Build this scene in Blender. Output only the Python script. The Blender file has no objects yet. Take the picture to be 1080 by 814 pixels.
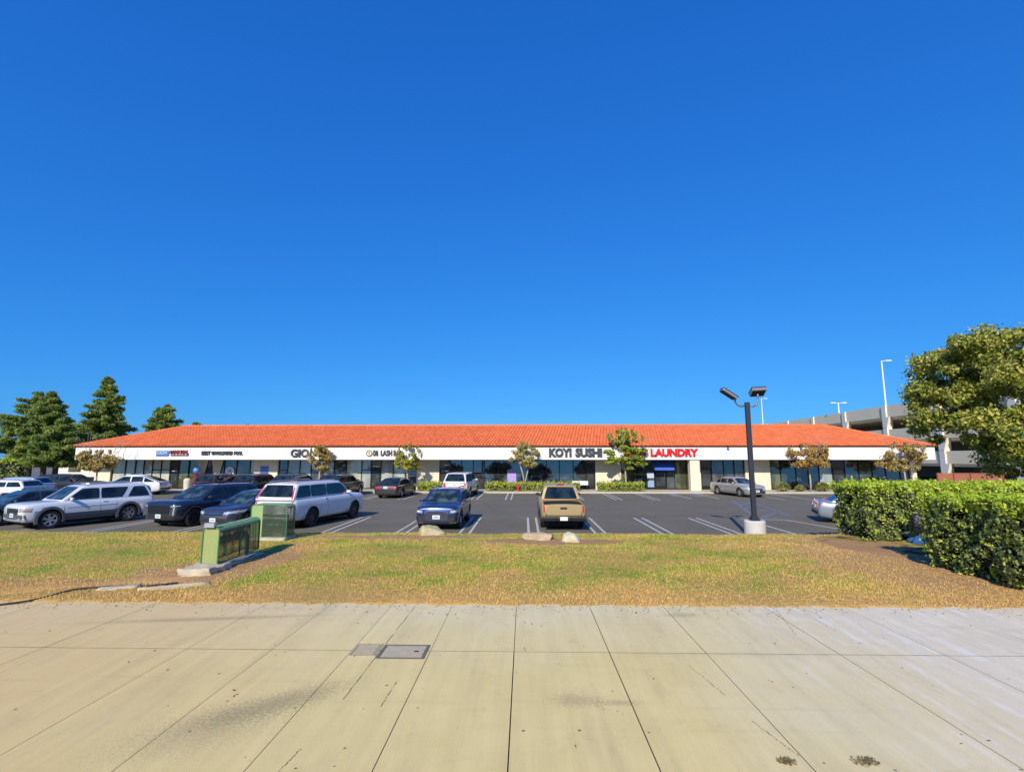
import bpy, bmesh, math, random
import numpy as np
from mathutils import Vector, Matrix
from mathutils.bvhtree import BVHTree
R = math.radians
random.seed(7)
rng = np.random.default_rng(11)
scene = bpy.context.scene
COL = scene.collection
LOT = -0.45          # level of the car park
WALK = -0.30         # level of the shop walkway

# ------------------------------------------------------------------ materials
MATS = {}
def newmat(name):
    m = bpy.data.materials.new(name); m.use_nodes = True
    nt = m.node_tree
    b = nt.nodes['Principled BSDF']
    return m, nt, b
def N(nt, typ, **kw):
    n = nt.nodes.new(typ)
    for k, v in kw.items(): setattr(n, k, v)
    return n
def L(nt, a, b): nt.links.new(a, b)
def ramp(nt, fac, stops, interp='LINEAR'):
    r = N(nt, 'ShaderNodeValToRGB'); r.color_ramp.interpolation = interp
    e = r.color_ramp.elements
    while len(e) > 1: e.remove(e[0])
    e[0].position = stops[0][0]; e[0].color = (*stops[0][1], 1)
    for p, c in stops[1:]:
        x = e.new(p); x.color = (*c, 1)
    L(nt, fac, r.inputs[0]); return r.outputs[0]
def noise(nt, scale, detail=4, rough=.55, vec=None, dist=0):
    n = N(nt, 'ShaderNodeTexNoise'); n.inputs['Scale'].default_value = scale
    n.inputs['Detail'].default_value = detail; n.inputs['Roughness'].default_value = rough
    n.inputs['Distortion'].default_value = dist
    if vec is not None: L(nt, vec, n.inputs['Vector'])
    return n.outputs['Fac']
def coord(nt, scale=(1,1,1), loc=(0,0,0), rot=(0,0,0), out='Object'):
    t = N(nt, 'ShaderNodeTexCoord'); m = N(nt, 'ShaderNodeMapping')
    m.inputs['Scale'].default_value = scale; m.inputs['Location'].default_value = loc
    m.inputs['Rotation'].default_value = rot
    L(nt, t.outputs[out], m.inputs['Vector']); return m.outputs[0]
def mixc(nt, fac, a, b, mode='MIX'):
    n = N(nt, 'ShaderNodeMix', data_type='RGBA', blend_type=mode)
    for s, v in ((0, fac), (6, a), (7, b)):
        if hasattr(v, 'is_output'): L(nt, v, n.inputs[s])
        elif isinstance(v, (int, float)): n.inputs[s].default_value = v
        else: n.inputs[s].default_value = (*v, 1)
    return n.outputs[2]
def mth(nt, op, a, b=0.0, clamp=False):
    n = N(nt, 'ShaderNodeMath', operation=op); n.use_clamp = clamp
    for s, v in ((0, a), (1, b)):
        if hasattr(v, 'is_output'): L(nt, v, n.inputs[s])
        else: n.inputs[s].default_value = v
    return n.outputs[0]
def bump(nt, b, h, strength=.3, dist=.02):
    n = N(nt, 'ShaderNodeBump'); n.inputs['Strength'].default_value = strength
    n.inputs['Distance'].default_value = dist
    L(nt, h, n.inputs['Height']); L(nt, n.outputs[0], b.inputs['Normal'])
def simple(name, col, rough=.6, metal=0.0, coat=0.0, var=.12, vs=3.0, bmp=0.0, bs=60, spec=None):
    if name in MATS: return MATS[name]
    m, nt, b = newmat(name)
    v = coord(nt)
    f = noise(nt, vs, 4, .6, v)
    c = mixc(nt, f, tuple(x*(1-var) for x in col), tuple(min(1, x*(1+var)) for x in col))
    L(nt, c, b.inputs['Base Color'])
    b.inputs['Roughness'].default_value = rough; b.inputs['Metallic'].default_value = metal
    b.inputs['Coat Weight'].default_value = coat; b.inputs['Coat Roughness'].default_value = .05
    if spec is not None: b.inputs['Specular IOR Level'].default_value = spec
    if bmp: bump(nt, b, noise(nt, bs, 3, .6, v), bmp, .01)
    MATS[name] = m; return m
def paint(name, col, metal=.35, rough=.34, coat=.9):
    """car paint with a thin film of dust, denser near the ground"""
    m, nt, b = newmat(name)
    v = coord(nt)
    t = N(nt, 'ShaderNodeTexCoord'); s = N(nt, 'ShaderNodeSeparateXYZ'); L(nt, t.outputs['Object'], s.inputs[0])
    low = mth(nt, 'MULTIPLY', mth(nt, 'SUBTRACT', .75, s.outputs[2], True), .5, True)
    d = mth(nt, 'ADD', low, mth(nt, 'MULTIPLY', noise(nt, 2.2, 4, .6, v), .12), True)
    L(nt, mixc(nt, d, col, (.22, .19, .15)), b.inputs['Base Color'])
    b.inputs['Metallic'].default_value = metal; b.inputs['Roughness'].default_value = rough
    b.inputs['Coat Weight'].default_value = coat; b.inputs['Coat Roughness'].default_value = .06
    return m
def leafmat(name, stops, rough=.55, transl=.25, spec=.3):
    m, nt, b = newmat(name)
    g = N(nt, 'ShaderNodeNewGeometry')
    c = ramp(nt, g.outputs['Random Per Island'], stops)
    big = noise(nt, .9, 2, .5, coord(nt))
    c2 = mixc(nt, mth(nt, 'MULTIPLY', big, .35), c, tuple(x*.7 for x in stops[0][1]))
    L(nt, c2, b.inputs['Base Color']); b.inputs['Roughness'].default_value = rough
    b.inputs['Specular IOR Level'].default_value = spec
    tr = N(nt, 'ShaderNodeBsdfTranslucent'); L(nt, c2, tr.inputs[0])
    mx = N(nt, 'ShaderNodeMixShader'); mx.inputs[0].default_value = transl
    L(nt, b.outputs[0], mx.inputs[1]); L(nt, tr.outputs[0], mx.inputs[2])
    L(nt, mx.outputs[0], nt.nodes['Material Output'].inputs[0])
    return m

# ------------------------------------------------------------------ mesh helpers
class MB:
    def __init__(s): s.v = []; s.f = []; s.m = []
    def add(s, vs, fs, mi=0):
        o = len(s.v); s.v += [tuple(v) for v in vs]
        s.f += [tuple(i+o for i in f) for f in fs]; s.m += [mi]*len(fs)
    def box(s, x0, x1, y0, y1, z0, z1, mi=0):
        s.add([(x0,y0,z0),(x1,y0,z0),(x1,y1,z0),(x0,y1,z0),(x0,y0,z1),(x1,y0,z1),(x1,y1,z1),(x0,y1,z1)],
              [(0,3,2,1),(4,5,6,7),(0,1,5,4),(1,2,6,5),(2,3,7,6),(3,0,4,7)], mi)
    def obox(s, p, ax, ay, az, mi=0):
        p, ax, ay, az = map(Vector, (p, ax, ay, az))
        vs = [p+ax*i+ay*j+az*k for k in (-1,1) for (i,j) in ((-1,-1),(1,-1),(1,1),(-1,1))]
        s.add(vs, [(0,3,2,1),(4,5,6,7),(0,1,5,4),(1,2,6,5),(2,3,7,6),(3,0,4,7)], mi)
    def tube(s, pts, rad, n=8, cap=True, mi=0):
        pts = [Vector(p) for p in pts]
        if not isinstance(rad, (list, tuple)): rad = [rad]*len(pts)
        vs = []; fs = []
        for i, p in enumerate(pts):
            d = (pts[min(i+1, len(pts)-1)]-pts[max(i-1, 0)]).normalized()
            u = d.orthogonal().normalized() if i == 0 else (pu - d*pu.dot(d)).normalized()
            pu = u; w = d.cross(u)
            for k in range(n):
                a = 2*math.pi*k/n
                vs.append(p+u*math.cos(a)*rad[i]+w*math.sin(a)*rad[i])
        for i in range(len(pts)-1):
            for k in range(n):
                a = i*n+k; b = i*n+(k+1) % n
                fs.append((a, b, b+n, a+n))
        if cap: fs += [tuple(range(n-1, -1, -1)), tuple(range(len(vs)-n, len(vs)))]
        s.add(vs, fs, mi)
    def lathe(s, prof, c=(0,0,0), axis='z', n=24, mi=0):
        vs = []; fs = []
        for r_, h in prof:
            for k in range(n):
                a = 2*math.pi*k/n; x = r_*math.cos(a); y = r_*math.sin(a)
                if axis == 'z': p = (x, y, h)
                elif axis == 'y': p = (x, h, y)
                else: p = (h, x, y)
                vs.append((p[0]+c[0], p[1]+c[1], p[2]+c[2]))
        for i in range(len(prof)-1):
            for k in range(n):
                a = i*n+k; b = i*n+(k+1) % n
                fs.append((a, b, b+n, a+n))
        s.add(vs, fs, mi)
    def quad(s, a, b, c, d, mi=0): s.add([a, b, c, d], [(0,1,2,3)], mi)
    def build(s, name, mats, parent=None, smooth=False, bevel=0, normals=True):
        me = bpy.data.meshes.new(name); me.from_pydata(s.v, [], s.f); me.update()
        if not isinstance(mats, (list, tuple)): mats = [mats]
        for m in mats: me.materials.append(m)
        if len(mats) > 1: me.polygons.foreach_set('material_index', s.m)
        if normals:
            bm = bmesh.new(); bm.from_mesh(me); bmesh.ops.recalc_face_normals(bm, faces=bm.faces)
            if bevel:
                es = [e for e in bm.edges if len(e.link_faces) == 2 and e.calc_face_angle(0) > .6]
                bmesh.ops.bevel(bm, geom=es, offset=bevel, segments=2, affect='EDGES', profile=.5)
            bm.to_mesh(me); bm.free()
        if smooth: me.polygons.foreach_set('use_smooth', [True]*len(me.polygons))
        o = bpy.data.objects.new(name, me); COL.objects.link(o)
        if parent is not None: o.parent = parent
        return o
def tag(o, label=None, cat=None, group=None, kind=None):
    if label: o['label'] = label
    if cat: o['category'] = cat
    if group: o['group'] = group
    if kind: o['kind'] = kind
    return o
def empty(name, loc=(0,0,0), rz=0):
    o = bpy.data.objects.new(name, None); COL.objects.link(o)
    o.location = loc; o.rotation_euler = (0, 0, rz); o.empty_display_size = .2
    return o
def leaves(name, P, Nrm, size, mat, parent=None, aspect=1.6, droop=0):
    """P centres (n,3), Nrm normals (n,3), size (n,) : one diamond shaped leaf face each"""
    n = len(P); Nrm = Nrm/np.linalg.norm(Nrm, axis=1, keepdims=True)
    r = rng.normal(size=(n, 3)); u = np.cross(Nrm, r); u /= np.linalg.norm(u, axis=1, keepdims=True)
    w = np.cross(Nrm, u); s = size[:, None]
    V = np.empty((n, 4, 3)); V[:, 0] = P-u*s*aspect*.5; V[:, 1] = P-w*s*.5+u*s*.05
    V[:, 2] = P+u*s*aspect*.5; V[:, 3] = P+w*s*.5+u*s*.05
    me = bpy.data.meshes.new(name); me.vertices.add(4*n); me.vertices.foreach_set('co', V.ravel())
    me.loops.add(4*n); me.loops.foreach_set('vertex_index', np.arange(4*n, dtype=np.int32))
    me.polygons.add(n); me.polygons.foreach_set('loop_start', np.arange(n, dtype=np.int32)*4)
    me.polygons.foreach_set('loop_total', np.full(n, 4, dtype=np.int32)); me.update(calc_edges=True)
    me.materials.append(mat)
    o = bpy.data.objects.new(name, me); COL.objects.link(o)
    if parent is not None: o.parent = parent
    return o
def blob_points(blobs, dens, shell=.55):
    """points in ellipsoids, denser near the surface; returns P and outward dir"""
    P = []; D = []
    for (c, r, k) in blobs:
        n = int(dens*k); d = rng.normal(size=(n, 3)); d /= np.linalg.norm(d, axis=1, keepdims=True)
        rad = (shell+(1-shell)*rng.random(n)**.6)*(1+.12*rng.normal(size=n))
        P.append(np.array(c)+d*rad[:, None]*np.array(r)); D.append(d)
    return np.concatenate(P), np.concatenate(D)

# ------------------------------------------------------------------ common materials
tyre_m = simple('tyre_rubber', (.018,.018,.019), .85, var=.25, vs=9)
rim_m = simple('alloy_rim', (.55,.56,.58), .3, .85)
rimdark_m = simple('dark_alloy_rim', (.06,.06,.065), .35, .6)
black_pl = simple('black_plastic', (.02,.02,.022), .6)
grey_pl = simple('grey_cladding', (.085,.088,.10), .6)
chrome_m = simple('chrome', (.75,.76,.78), .12, 1.0)
plate_m = simple('licence_plate_white', (.75,.76,.78), .45)
red_lens = simple('red_lens', (.55,.012,.02), .18, coat=1)
amber_lens = simple('amber_lens', (.6,.2,.03), .2, coat=1)
clear_lens = simple('clear_lens', (.55,.58,.6), .12, .3, coat=1)
darklens = simple('dark_lens', (.10,.11,.12), .1, .3, coat=1)
dark_under = simple('underbody', (.012,.012,.012), .9)
def glassmat(name, tint, interior):
    m, nt, b = newmat(name)
    f = noise(nt, 2.3, 2, .5, coord(nt))
    L(nt, mixc(nt, ramp(nt, f, [(.42, (0,0,0)), (.6, (1,1,1))]), tint, interior), b.inputs['Base Color'])
    b.inputs['Roughness'].default_value = .03; b.inputs['IOR'].default_value = 1.5
    return m
car_glass = glassmat('car_glass', (.006,.010,.014), (.02,.03,.036))
car_glass_clear = glassmat('car_glass_clear', (.012,.022,.028), (.06,.10,.11))
concrete_plain = simple('plain_concrete', (.42,.39,.33), .9, var=.2, vs=2.5, bmp=.4, bs=35)

# ------------------------------------------------------------------ ground, lawn, pavement
def asphalt_mat():
    m, nt, b = newmat('asphalt')
    v = coord(nt)
    base = ramp(nt, noise(nt, .35, 5, .6, v), [(.3, (.105,.088,.058)), (.7, (.18,.154,.108))])
    streak = noise(nt, 1.0, 4, .6, coord(nt, (.12, 1.6, 1)))
    base = mixc(nt, mth(nt, 'MULTIPLY', streak, .5), base, (.17,.145,.10))
    oil = ramp(nt, noise(nt, .8, 5, .7, coord(nt, (1,1,1), (5,3,0))), [(.62, (1,1,1)), (.74, (.45,.45,.45))])
    base = mixc(nt, 1.0, base, oil, 'MULTIPLY')
    cv = N(nt, 'ShaderNodeTexVoronoi', feature='DISTANCE_TO_EDGE', voronoi_dimensions='2D'); cv.inputs['Scale'].default_value = .16
    wv = N(nt, 'ShaderNodeVectorMath', operation='ADD'); wn = N(nt, 'ShaderNodeTexNoise'); wn.inputs['Scale'].default_value = .9; wn.inputs['Detail'].default_value = 5
    L(nt, v, wn.inputs['Vector']); L(nt, v, wv.inputs[0]); L(nt, wn.outputs['Color'], wv.inputs[1]); L(nt, wv.outputs[0], cv.inputs['Vector'])
    crk = mth(nt, 'MULTIPLY', mth(nt, 'LESS_THAN', cv.outputs['Distance'], .0045), ramp(nt, noise(nt, .2, 3, .5, v), [(.45, (0,0,0)), (.55, (.8,.8,.8))]))
    base = mixc(nt, crk, base, (.02,.02,.02))
    spt = ramp(nt, noise(nt, 1.6, 3, .5, coord(nt, (1,1,1), (2,7,0))), [(.66, (0,0,0)), (.74, (.55,.55,.55))])
    base = mixc(nt, spt, base, (.03,.028,.025))
    fine = noise(nt, 90, 2, .7, v)
    base = mixc(nt, .35, base, ramp(nt, fine, [(.3, (.045,.039,.027)), (.7, (.26,.23,.17))]))
    L(nt, base, b.inputs['Base Color']); b.inputs['Roughness'].default_value = .88
    bump(nt, b, fine, .4, .01); return m
def ground_mat():
    m, nt, b = newmat('far_ground')
    L(nt, ramp(nt, noise(nt, .05, 5, .6, coord(nt)), [(.35, (.10,.095,.085)), (.65, (.20,.18,.14))]), b.inputs['Base Color'])
    b.inputs['Roughness'].default_value = .95; return m
g = MB(); g.quad((-900,-900,-.56), (900,-900,-.56), (900,1500,-.56), (-900,1500,-.56))
tag(g.build('ground', ground_mat()), kind='structure')
asphalt = asphalt_mat()
g = MB(); g.quad((-75,18.4,LOT), (75,18.4,LOT), (75,130,LOT), (-75,130,LOT))
tag(g.build('parking_lot', asphalt), kind='structure')
g = MB(); g.quad((-120,-22,-.15), (120,-22,-.15), (120,1.4,-.15), (-120,1.4,-.15))
tag(g.build('road', asphalt), kind='structure')

def lawn_h(X, Y):
    t = np.clip((Y-9.5)/8.5, 0, 1)
    z = .02+.05*np.sin(t*math.pi)-.02*t
    z = z+.018*np.sin(X*1.3+Y*.7)*np.sin(Y*1.1-X*.4)+.012*np.sin(X*3.1)*np.sin(Y*2.7+X)
    # eroded gully left of the pipe cage
    gl = np.exp(-((Y-(10.55+.25*np.sin(X*1.4)+(X+9)*.18))/.16)**2)*np.clip((X+11.5)/1.5, 0, 1)*np.clip((-6.9-X)/.8, 0, 1)
    z = z-.09*gl
    z = z-np.clip((Y-18.0)/.5, 0, 1)**1.5*.30
    rag = .035*np.sin(X*5.3)+.025*np.sin(X*13.7+1)+.02*np.sin(X*31+2)+.012*np.sin(X*67)
    e_ = np.clip((Y-9.46-rag)/.07, 0, 1)
    return z*np.clip((Y-9.3)/.5, 0, 1)**.5*e_-.045*(1-e_)+.006*e_
XR = 24.0
def lawn_mat():
    m, nt, b = newmat('lawn_soil')
    v = coord(nt)
    grass = ramp(nt, noise(nt, .75, 6, .65, v), [(.36, (.50,.33,.10)), (.5, (.42,.34,.07)), (.62, (.24,.30,.045))])
    fine = ramp(nt, noise(nt, 34, 3, .7, v), [(.3, (.45,.45,.45)), (.7, (1.35,1.35,1.35))])
    c = mixc(nt, 1.0, grass, fine, 'MULTIPLY')
    t = N(nt, 'ShaderNodeTexCoord'); s = N(nt, 'ShaderNodeSeparateXYZ'); L(nt, t.outputs['Object'], s.inputs[0])
    X, Y = s.outputs[0], s.outputs[1]
    wob = mth(nt, 'MULTIPLY', mth(nt, 'SUBTRACT', noise(nt, 1.6, 4, .6, v), .5), 2.2)
    def spot(cx, cy, rx, ry, lo=.75, hi=1.25):
        a = mth(nt, 'POWER', mth(nt, 'DIVIDE', mth(nt, 'SUBTRACT', X, cx), rx), 2)
        a2 = mth(nt, 'POWER', mth(nt, 'ABSOLUTE', mth(nt, 'DIVIDE', mth(nt, 'SUBTRACT', Y, cy), ry)), 2)
        d = mth(nt, 'ADD', mth(nt, 'SQRT', mth(nt, 'ADD', a, a2)), wob)
        return ramp(nt, mth(nt, 'DIVIDE', d, 2.0), [(lo/2, (1,1,1)), (hi/2, (0,0,0))])
    soil = mixc(nt, noise(nt, 14, 4, .7, v), (.34,.18,.075), (.55,.34,.17))
    for a in ((.9, 16.1, 2.2, .8), (-3.9, 17.0, 3.2, .45), (9.2, 12.6, 2.2, 5.0), (-7.6, 11.6, 1.2, 1.2), (-9.5, 10.6, 2.2, .5), (-6.4, 13.5, .5, 3)):
        c = mixc(nt, spot(*a), c, soil)
    bed = mixc(nt, noise(nt, 22, 4, .7, v), (.05,.032,.022), (.14,.085,.05))  # mulch darkened to stand in for the shadow along the hedges
    for a in ((11.3, 11.5, 1.5, 3.8), (15, 17.0, 4.6, 1.0)):
        c = mixc(nt, spot(*a, .8, 1.1), c, bed)
    # dry straw band along the pavement edge
    edge = ramp(nt, mth(nt, 'DIVIDE', mth(nt, 'ADD', mth(nt, 'SUBTRACT', Y, 9.5), mth(nt, 'MULTIPLY', wob, .35)), 3.0), [(.12, (1,1,1)), (.5, (0,0,0))])
    c = mixc(nt, mth(nt, 'MULTIPLY', edge, .8), c, mixc(nt, noise(nt, 25, 3, .6, v), (.40,.21,.07), (.62,.40,.15)))
    L(nt, c, b.inputs['Base Color']); b.inputs['Roughness'].default_value = .95
    b.inputs['Specular IOR Level'].default_value = .1
    bump(nt, b, noise(nt, 30, 4, .7, v), .8, .03); return m
nx, ny = 1400, 130
xs = np.linspace(-48, 44, nx); ys = np.concatenate([np.linspace(9.36, 9.66, 16), np.linspace(9.72, 18.5, ny-16)])
gx, gy_ = np.meshgrid(xs, ys)
gzv = lawn_h(gx, gy_)+.006*rng.normal(size=gx.shape)
V = np.stack([gx, gy_, gzv], -1).reshape(-1, 3)
F = [(j*nx+i, j*nx+i+1, (j+1)*nx+i+1, (j+1)*nx+i) for j in range(ny-1) for i in range(nx-1)]
me = bpy.data.meshes.new('lawn'); me.from_pydata(V.tolist(), [], F); me.materials.append(lawn_mat())
me.polygons.foreach_set('use_smooth', [True]*len(me.polygons))
lawn = bpy.data.objects.new('lawn', me); COL.objects.link(lawn); tag(lawn, kind='structure')

# grass blades (uncountable): tufts over the lawn
def hashn(X, Y, s=0):
    return (np.sin(X*.9+1.7*np.sin(Y*.55+s)+s)+np.sin(Y*1.3+1.3*np.sin(X*.7+s)))*.25+.5
def bare(X, Y):
    d1 = ((X-.9)/2.1)**2+((Y-16.1)/.7)**2 < 1
    d2 = ((X+3.9)/2.8)**2+((Y-17.0)/.35)**2 < 1
    d3 = (X > 8.9+.05*Y) & (Y < 16.5)
    d4 = (np.abs(X+7.1) < .55) & (Y > 10.9) & (Y < 14.5)
    d5 = (np.abs(X+8.1) < .9) & (Y > 16.0) & (Y < 17.3)
    d6 = ((X-10.4)/1.6)**2+((Y-15.5)/2.2)**2 < 1
    return d1 | d2 | d3 | d4 | d5 | d6
nb = 430000
bx = rng.uniform(-23, 12.6, nb); by = 9.47+(rng.random(nb)**1.25)*8.75
keep = ~bare(bx, by) & (rng.random(nb) < .35+.65*hashn(bx*1.7, by*2, 3)); bx = bx[keep]; by = by[keep]; nb = len(bx)
bz = lawn_h(bx, by)
h = rng.uniform(.014, .040, nb)*(.6+.8*hashn(bx, by, 1)); a = rng.uniform(0, 2*math.pi, nb); wd = rng.uniform(.0025, .0055, nb)
le = rng.uniform(-1, 1, (nb, 2))*h[:, None]*.9
P0 = np.stack([bx, by, bz], -1); du = np.stack([np.cos(a)*wd, np.sin(a)*wd, np.zeros(nb)], -1)
V = np.empty((nb, 3, 3)); V[:, 0] = P0-du; V[:, 1] = P0+du
V[:, 2] = P0+np.stack([le[:, 0], le[:, 1], h], -1)
me = bpy.data.meshes.new('grass_blades'); me.vertices.add(3*nb); me.vertices.foreach_set('co', V.ravel())
me.loops.add(3*nb); me.loops.foreach_set('vertex_index', np.arange(3*nb, dtype=np.int32))
me.polygons.add(nb); me.polygons.foreach_set('loop_start', np.arange(nb, dtype=np.int32)*3)
me.polygons.foreach_set('loop_total', np.full(nb, 3, dtype=np.int32)); me.update(calc_edges=True)
m, nt, b = newmat('grass_blade')
gg = N(nt, 'ShaderNodeNewGeometry')
green = noise(nt, .75, 6, .65, coord(nt))
dry = ramp(nt, gg.outputs['Random Per Island'], [(0, (.62,.35,.10)), (.5, (.78,.49,.155)), (1, (.88,.62,.22))])
liv = ramp(nt, gg.outputs['Random Per Island'], [(0, (.42,.43,.05)), (.6, (.58,.56,.075)), (1, (.76,.62,.15))])
t = N(nt, 'ShaderNodeTexCoord'); s = N(nt, 'ShaderNodeSeparateXYZ'); L(nt, t.outputs['Object'], s.inputs[0])
edge = mth(nt, 'DIVIDE', mth(nt, 'SUBTRACT', s.outputs[1], 9.9), 1.6, True)
right = mth(nt, 'SUBTRACT', 1.0, mth(nt, 'DIVIDE', mth(nt, 'SUBTRACT', s.outputs[0], 4.5), 5.0, True), True)
fac = mth(nt, 'MULTIPLY', mth(nt, 'MULTIPLY', ramp(nt, green, [(.40, (0,0,0)), (.60, (1,1,1))]), edge), mth(nt, 'ADD', mth(nt, 'MULTIPLY', right, .75), .25))
L(nt, mixc(nt, fac, dry, liv), b.inputs['Base Color']); b.inputs['Roughness'].default_value = .7; b.inputs['Specular IOR Level'].default_value = .2
me.materials.append(m)
go = bpy.data.objects.new('grass', me); COL.objects.link(go)
tag(go, 'short patchy grass, straw coloured and green, between pavement and car park', 'grass', kind='stuff')

# pavement of cast slabs
def concrete_mat():
    m, nt, b = newmat('pavement_concrete')
    v = coord(nt)
    t = N(nt, 'ShaderNodeTexCoord'); s = N(nt, 'ShaderNodeSeparateXYZ'); L(nt, t.outputs['Object'], s.inputs[0])
    X, Y = s.outputs[0], s.outputs[1]
    wob = mth(nt, 'MULTIPLY', mth(nt, 'SUBTRACT', noise(nt, .55, 4, .6, v), .5), 3.2)
    side = mth(nt, 'DIVIDE', mth(nt, 'ADD', mth(nt, 'SUBTRACT', X, 1.6), wob), 4.0, True)
    far = mth(nt, 'DIVIDE', mth(nt, 'ADD', mth(nt, 'SUBTRACT', Y, 6.8), wob), 3.0, True)
    warm = mixc(nt, noise(nt, .9, 5, .65, v), (.68,.52,.205), (.85,.685,.305))
    cool = mixc(nt, noise(nt, 1.1, 5, .65, v), (.67,.565,.39), (.84,.735,.55))
    c = mixc(nt, mth(nt, 'MAXIMUM', side, mth(nt, 'MULTIPLY', far, .55)), warm, cool)
    lft = mth(nt, 'DIVIDE', mth(nt, 'SUBTRACT', mth(nt, 'ADD', wob, -2.2), X), 3.5, True)
    c = mixc(nt, mth(nt, 'MULTIPLY', lft, .6), c, (.70,.47,.20))
    ys_ = noise(nt, 1.0, 5, .65, coord(nt, (6.0, .3, 1)))
    c = mixc(nt, 1.0, c, ramp(nt, ys_, [(.3, (.94,.935,.92)), (.7, (1.05,1.05,1.05))]), 'MULTIPLY')
    # broad traffic streaks and whitish scuffs on the right
    st = noise(nt, 1.0, 5, .7, coord(nt, (2.6, .35, 1), rot=(0,0,R(-8))))
    c = mixc(nt, ramp(nt, st, [(.52, (0,0,0)), (.75, (.35,.35,.35))]), c, (.42,.32,.19))
    sc = noise(nt, 1.4, 6, .75, coord(nt, (5.0, .6, 1), rot=(0,0,R(22))))
    scm = mth(nt, 'MULTIPLY', ramp(nt, sc, [(.53, (0,0,0)), (.62, (1,1,1))]), mth(nt, 'DIVIDE', mth(nt, 'SUBTRACT', X, 3.0), 2.0, True))
    c = mixc(nt, mth(nt, 'MULTIPLY', scm, .5), c, (.86,.85,.84))
    # dark mud stain, lower left
    def ell(cx, cy, rx, ry, ang):
        mp = N(nt, 'ShaderNodeMapping'); mp.vector_type = 'TEXTURE'
        mp.inputs['Location'].default_value = (cx, cy, 0); mp.inputs['Rotation'].default_value = (0,0,ang)
        mp.inputs['Scale'].default_value = (rx, ry, 1e6)
        L(nt, t.outputs['Object'], mp.inputs[0])
        ln = N(nt, 'ShaderNodeVectorMath', operation='LENGTH'); L(nt, mp.outputs[0], ln.inputs[0]); return ln.outputs['Value']
    gr = noise(nt, 30, 6, .85, v)
    for (e, k) in (((-2.65,5.8,.95,.30,R(40)), .42), ((-3.1,5.3,.9,.5,R(35)), .26), ((.55,5.95,.35,.2,0), .3), ((1.0,5.9,.3,.08,0), .3),((2.6,9.0,.4,.15,0),.3),((-5.2,8.6,2.2,.12,R(8)),.35)):
        d = ell(*e)
        mk = ramp(nt, mth(nt, 'ADD', d, mth(nt, 'MULTIPLY', mth(nt, 'SUBTRACT', gr, .5), 4.5)), [(.35, (k,k,k)), (1.0, (0,0,0))])
        c = mixc(nt, mk, c, (.12,.10,.07))
    tyr = noise(nt, 1.0, 4, .6, coord(nt, (.25, 3.2, 1), rot=(0,0,R(34))))
    c = mixc(nt, ramp(nt, tyr, [(.58, (0,0,0)), (.76, (.16,.16,.16))]), c, (.27,.20,.13))
    blot = noise(nt, 2.6, 7, .78, coord(nt, (1,1,1), (9,2,0)))
    c = mixc(nt, ramp(nt, blot, [(.55, (0,0,0)), (.72, (.26,.26,.26))]), c, (.42,.29,.15))
    # small dark gum spots
    vo = N(nt, 'ShaderNodeTexVoronoi', voronoi_dimensions='2D'); vo.inputs['Scale'].default_value = 1.9; L(nt, v, vo.inputs['Vector'])
    sel = N(nt, 'ShaderNodeSeparateColor'); L(nt, vo.outputs['Color'], sel.inputs[0])
    thr = mth(nt, 'MULTIPLY', mth(nt, 'SUBTRACT', sel.outputs[0], .62, True), .10)
    dot = mth(nt, 'LESS_THAN', vo.outputs['Distance'], thr)
    c = mixc(nt, mth(nt, 'MULTIPLY', dot, .75), c, (.10,.08,.06))
    fine = noise(nt, 120, 3, .7, v)
    c = mixc(nt, 1.0, c, ramp(nt, fine, [(.25, (.78,.78,.77)), (.75, (1.16,1.16,1.16))]), 'MULTIPLY')
    # broom finish along y
    br = noise(nt, 1, 2, .5, coord(nt, (90, 1.2, 1)))
    L(nt, c, b.inputs['Base Color']); b.inputs['Roughness'].default_value = .88
    bump(nt, b, mth(nt, 'ADD', mth(nt, 'MULTIPLY', fine, .5), br), .25, .006)
    return m
pave = concrete_mat()
joint_m = simple('joint_dirt', (.11,.085,.05), .95)
g = MB(); g.quad((-60,1.2,-.02), (60,1.2,-.02), (60,9.62,-.02), (-60,9.62,-.02))
tag(g.build('pavement_bed', joint_m), kind='structure')
lines = [-60,-50,-40,-30,-22,-17,-13,-10.9,-8.66,-6.62,-4.62,-3.45,-2.35,-1.28,-.15,1.13,2.42,4.18,5.56,7.4,9.5,12,15,19,25,35,47,60]
rows = [1.4, 3.4, 7.32, 9.55]
sl = MB()
for i in range(len(lines)-1):
    for j in range(len(rows)-1):
        w = .0028+.0022*random.random()+(.003 if abs(lines[i]+.15) < .01 else 0); w2 = .0045
        if abs(lines[i]+6.62) < .01 or abs(lines[i]+3.45) < .01: w = .003
        x0, x1 = lines[i]+w, lines[i+1]-w; y0, y1 = rows[j]+w2, rows[j+1]-w2
        if j == 2: y1 = 9.60
        z = .0005*random.uniform(-1, 1)
        nseg = 8
        top = [(x0+(x1-x0)*k/nseg, y0+random.uniform(0,.004), z) for k in range(nseg+1)]+[(x1-(x1-x0)*k/nseg, y1-random.uniform(0,.004), z) for k in range(nseg+1)]
        sl.add(top, [tuple(range(len(top)))])
        n = len(top); low = [(p[0], p[1], -.05) for p in top]
        sl.add(top+low, [(k, (k+1) % n, (k+1) % n+n, k+n) for k in range(n)], 1)
tag(sl.build('sidewalk', [pave, joint_m]), kind='structure')
g = MB(); g.box(-60, 60, 1.22, 1.385, -.3, -.004)
tag(g.build('street_kerb', concrete_plain, bevel=.02), kind='structure')
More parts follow.
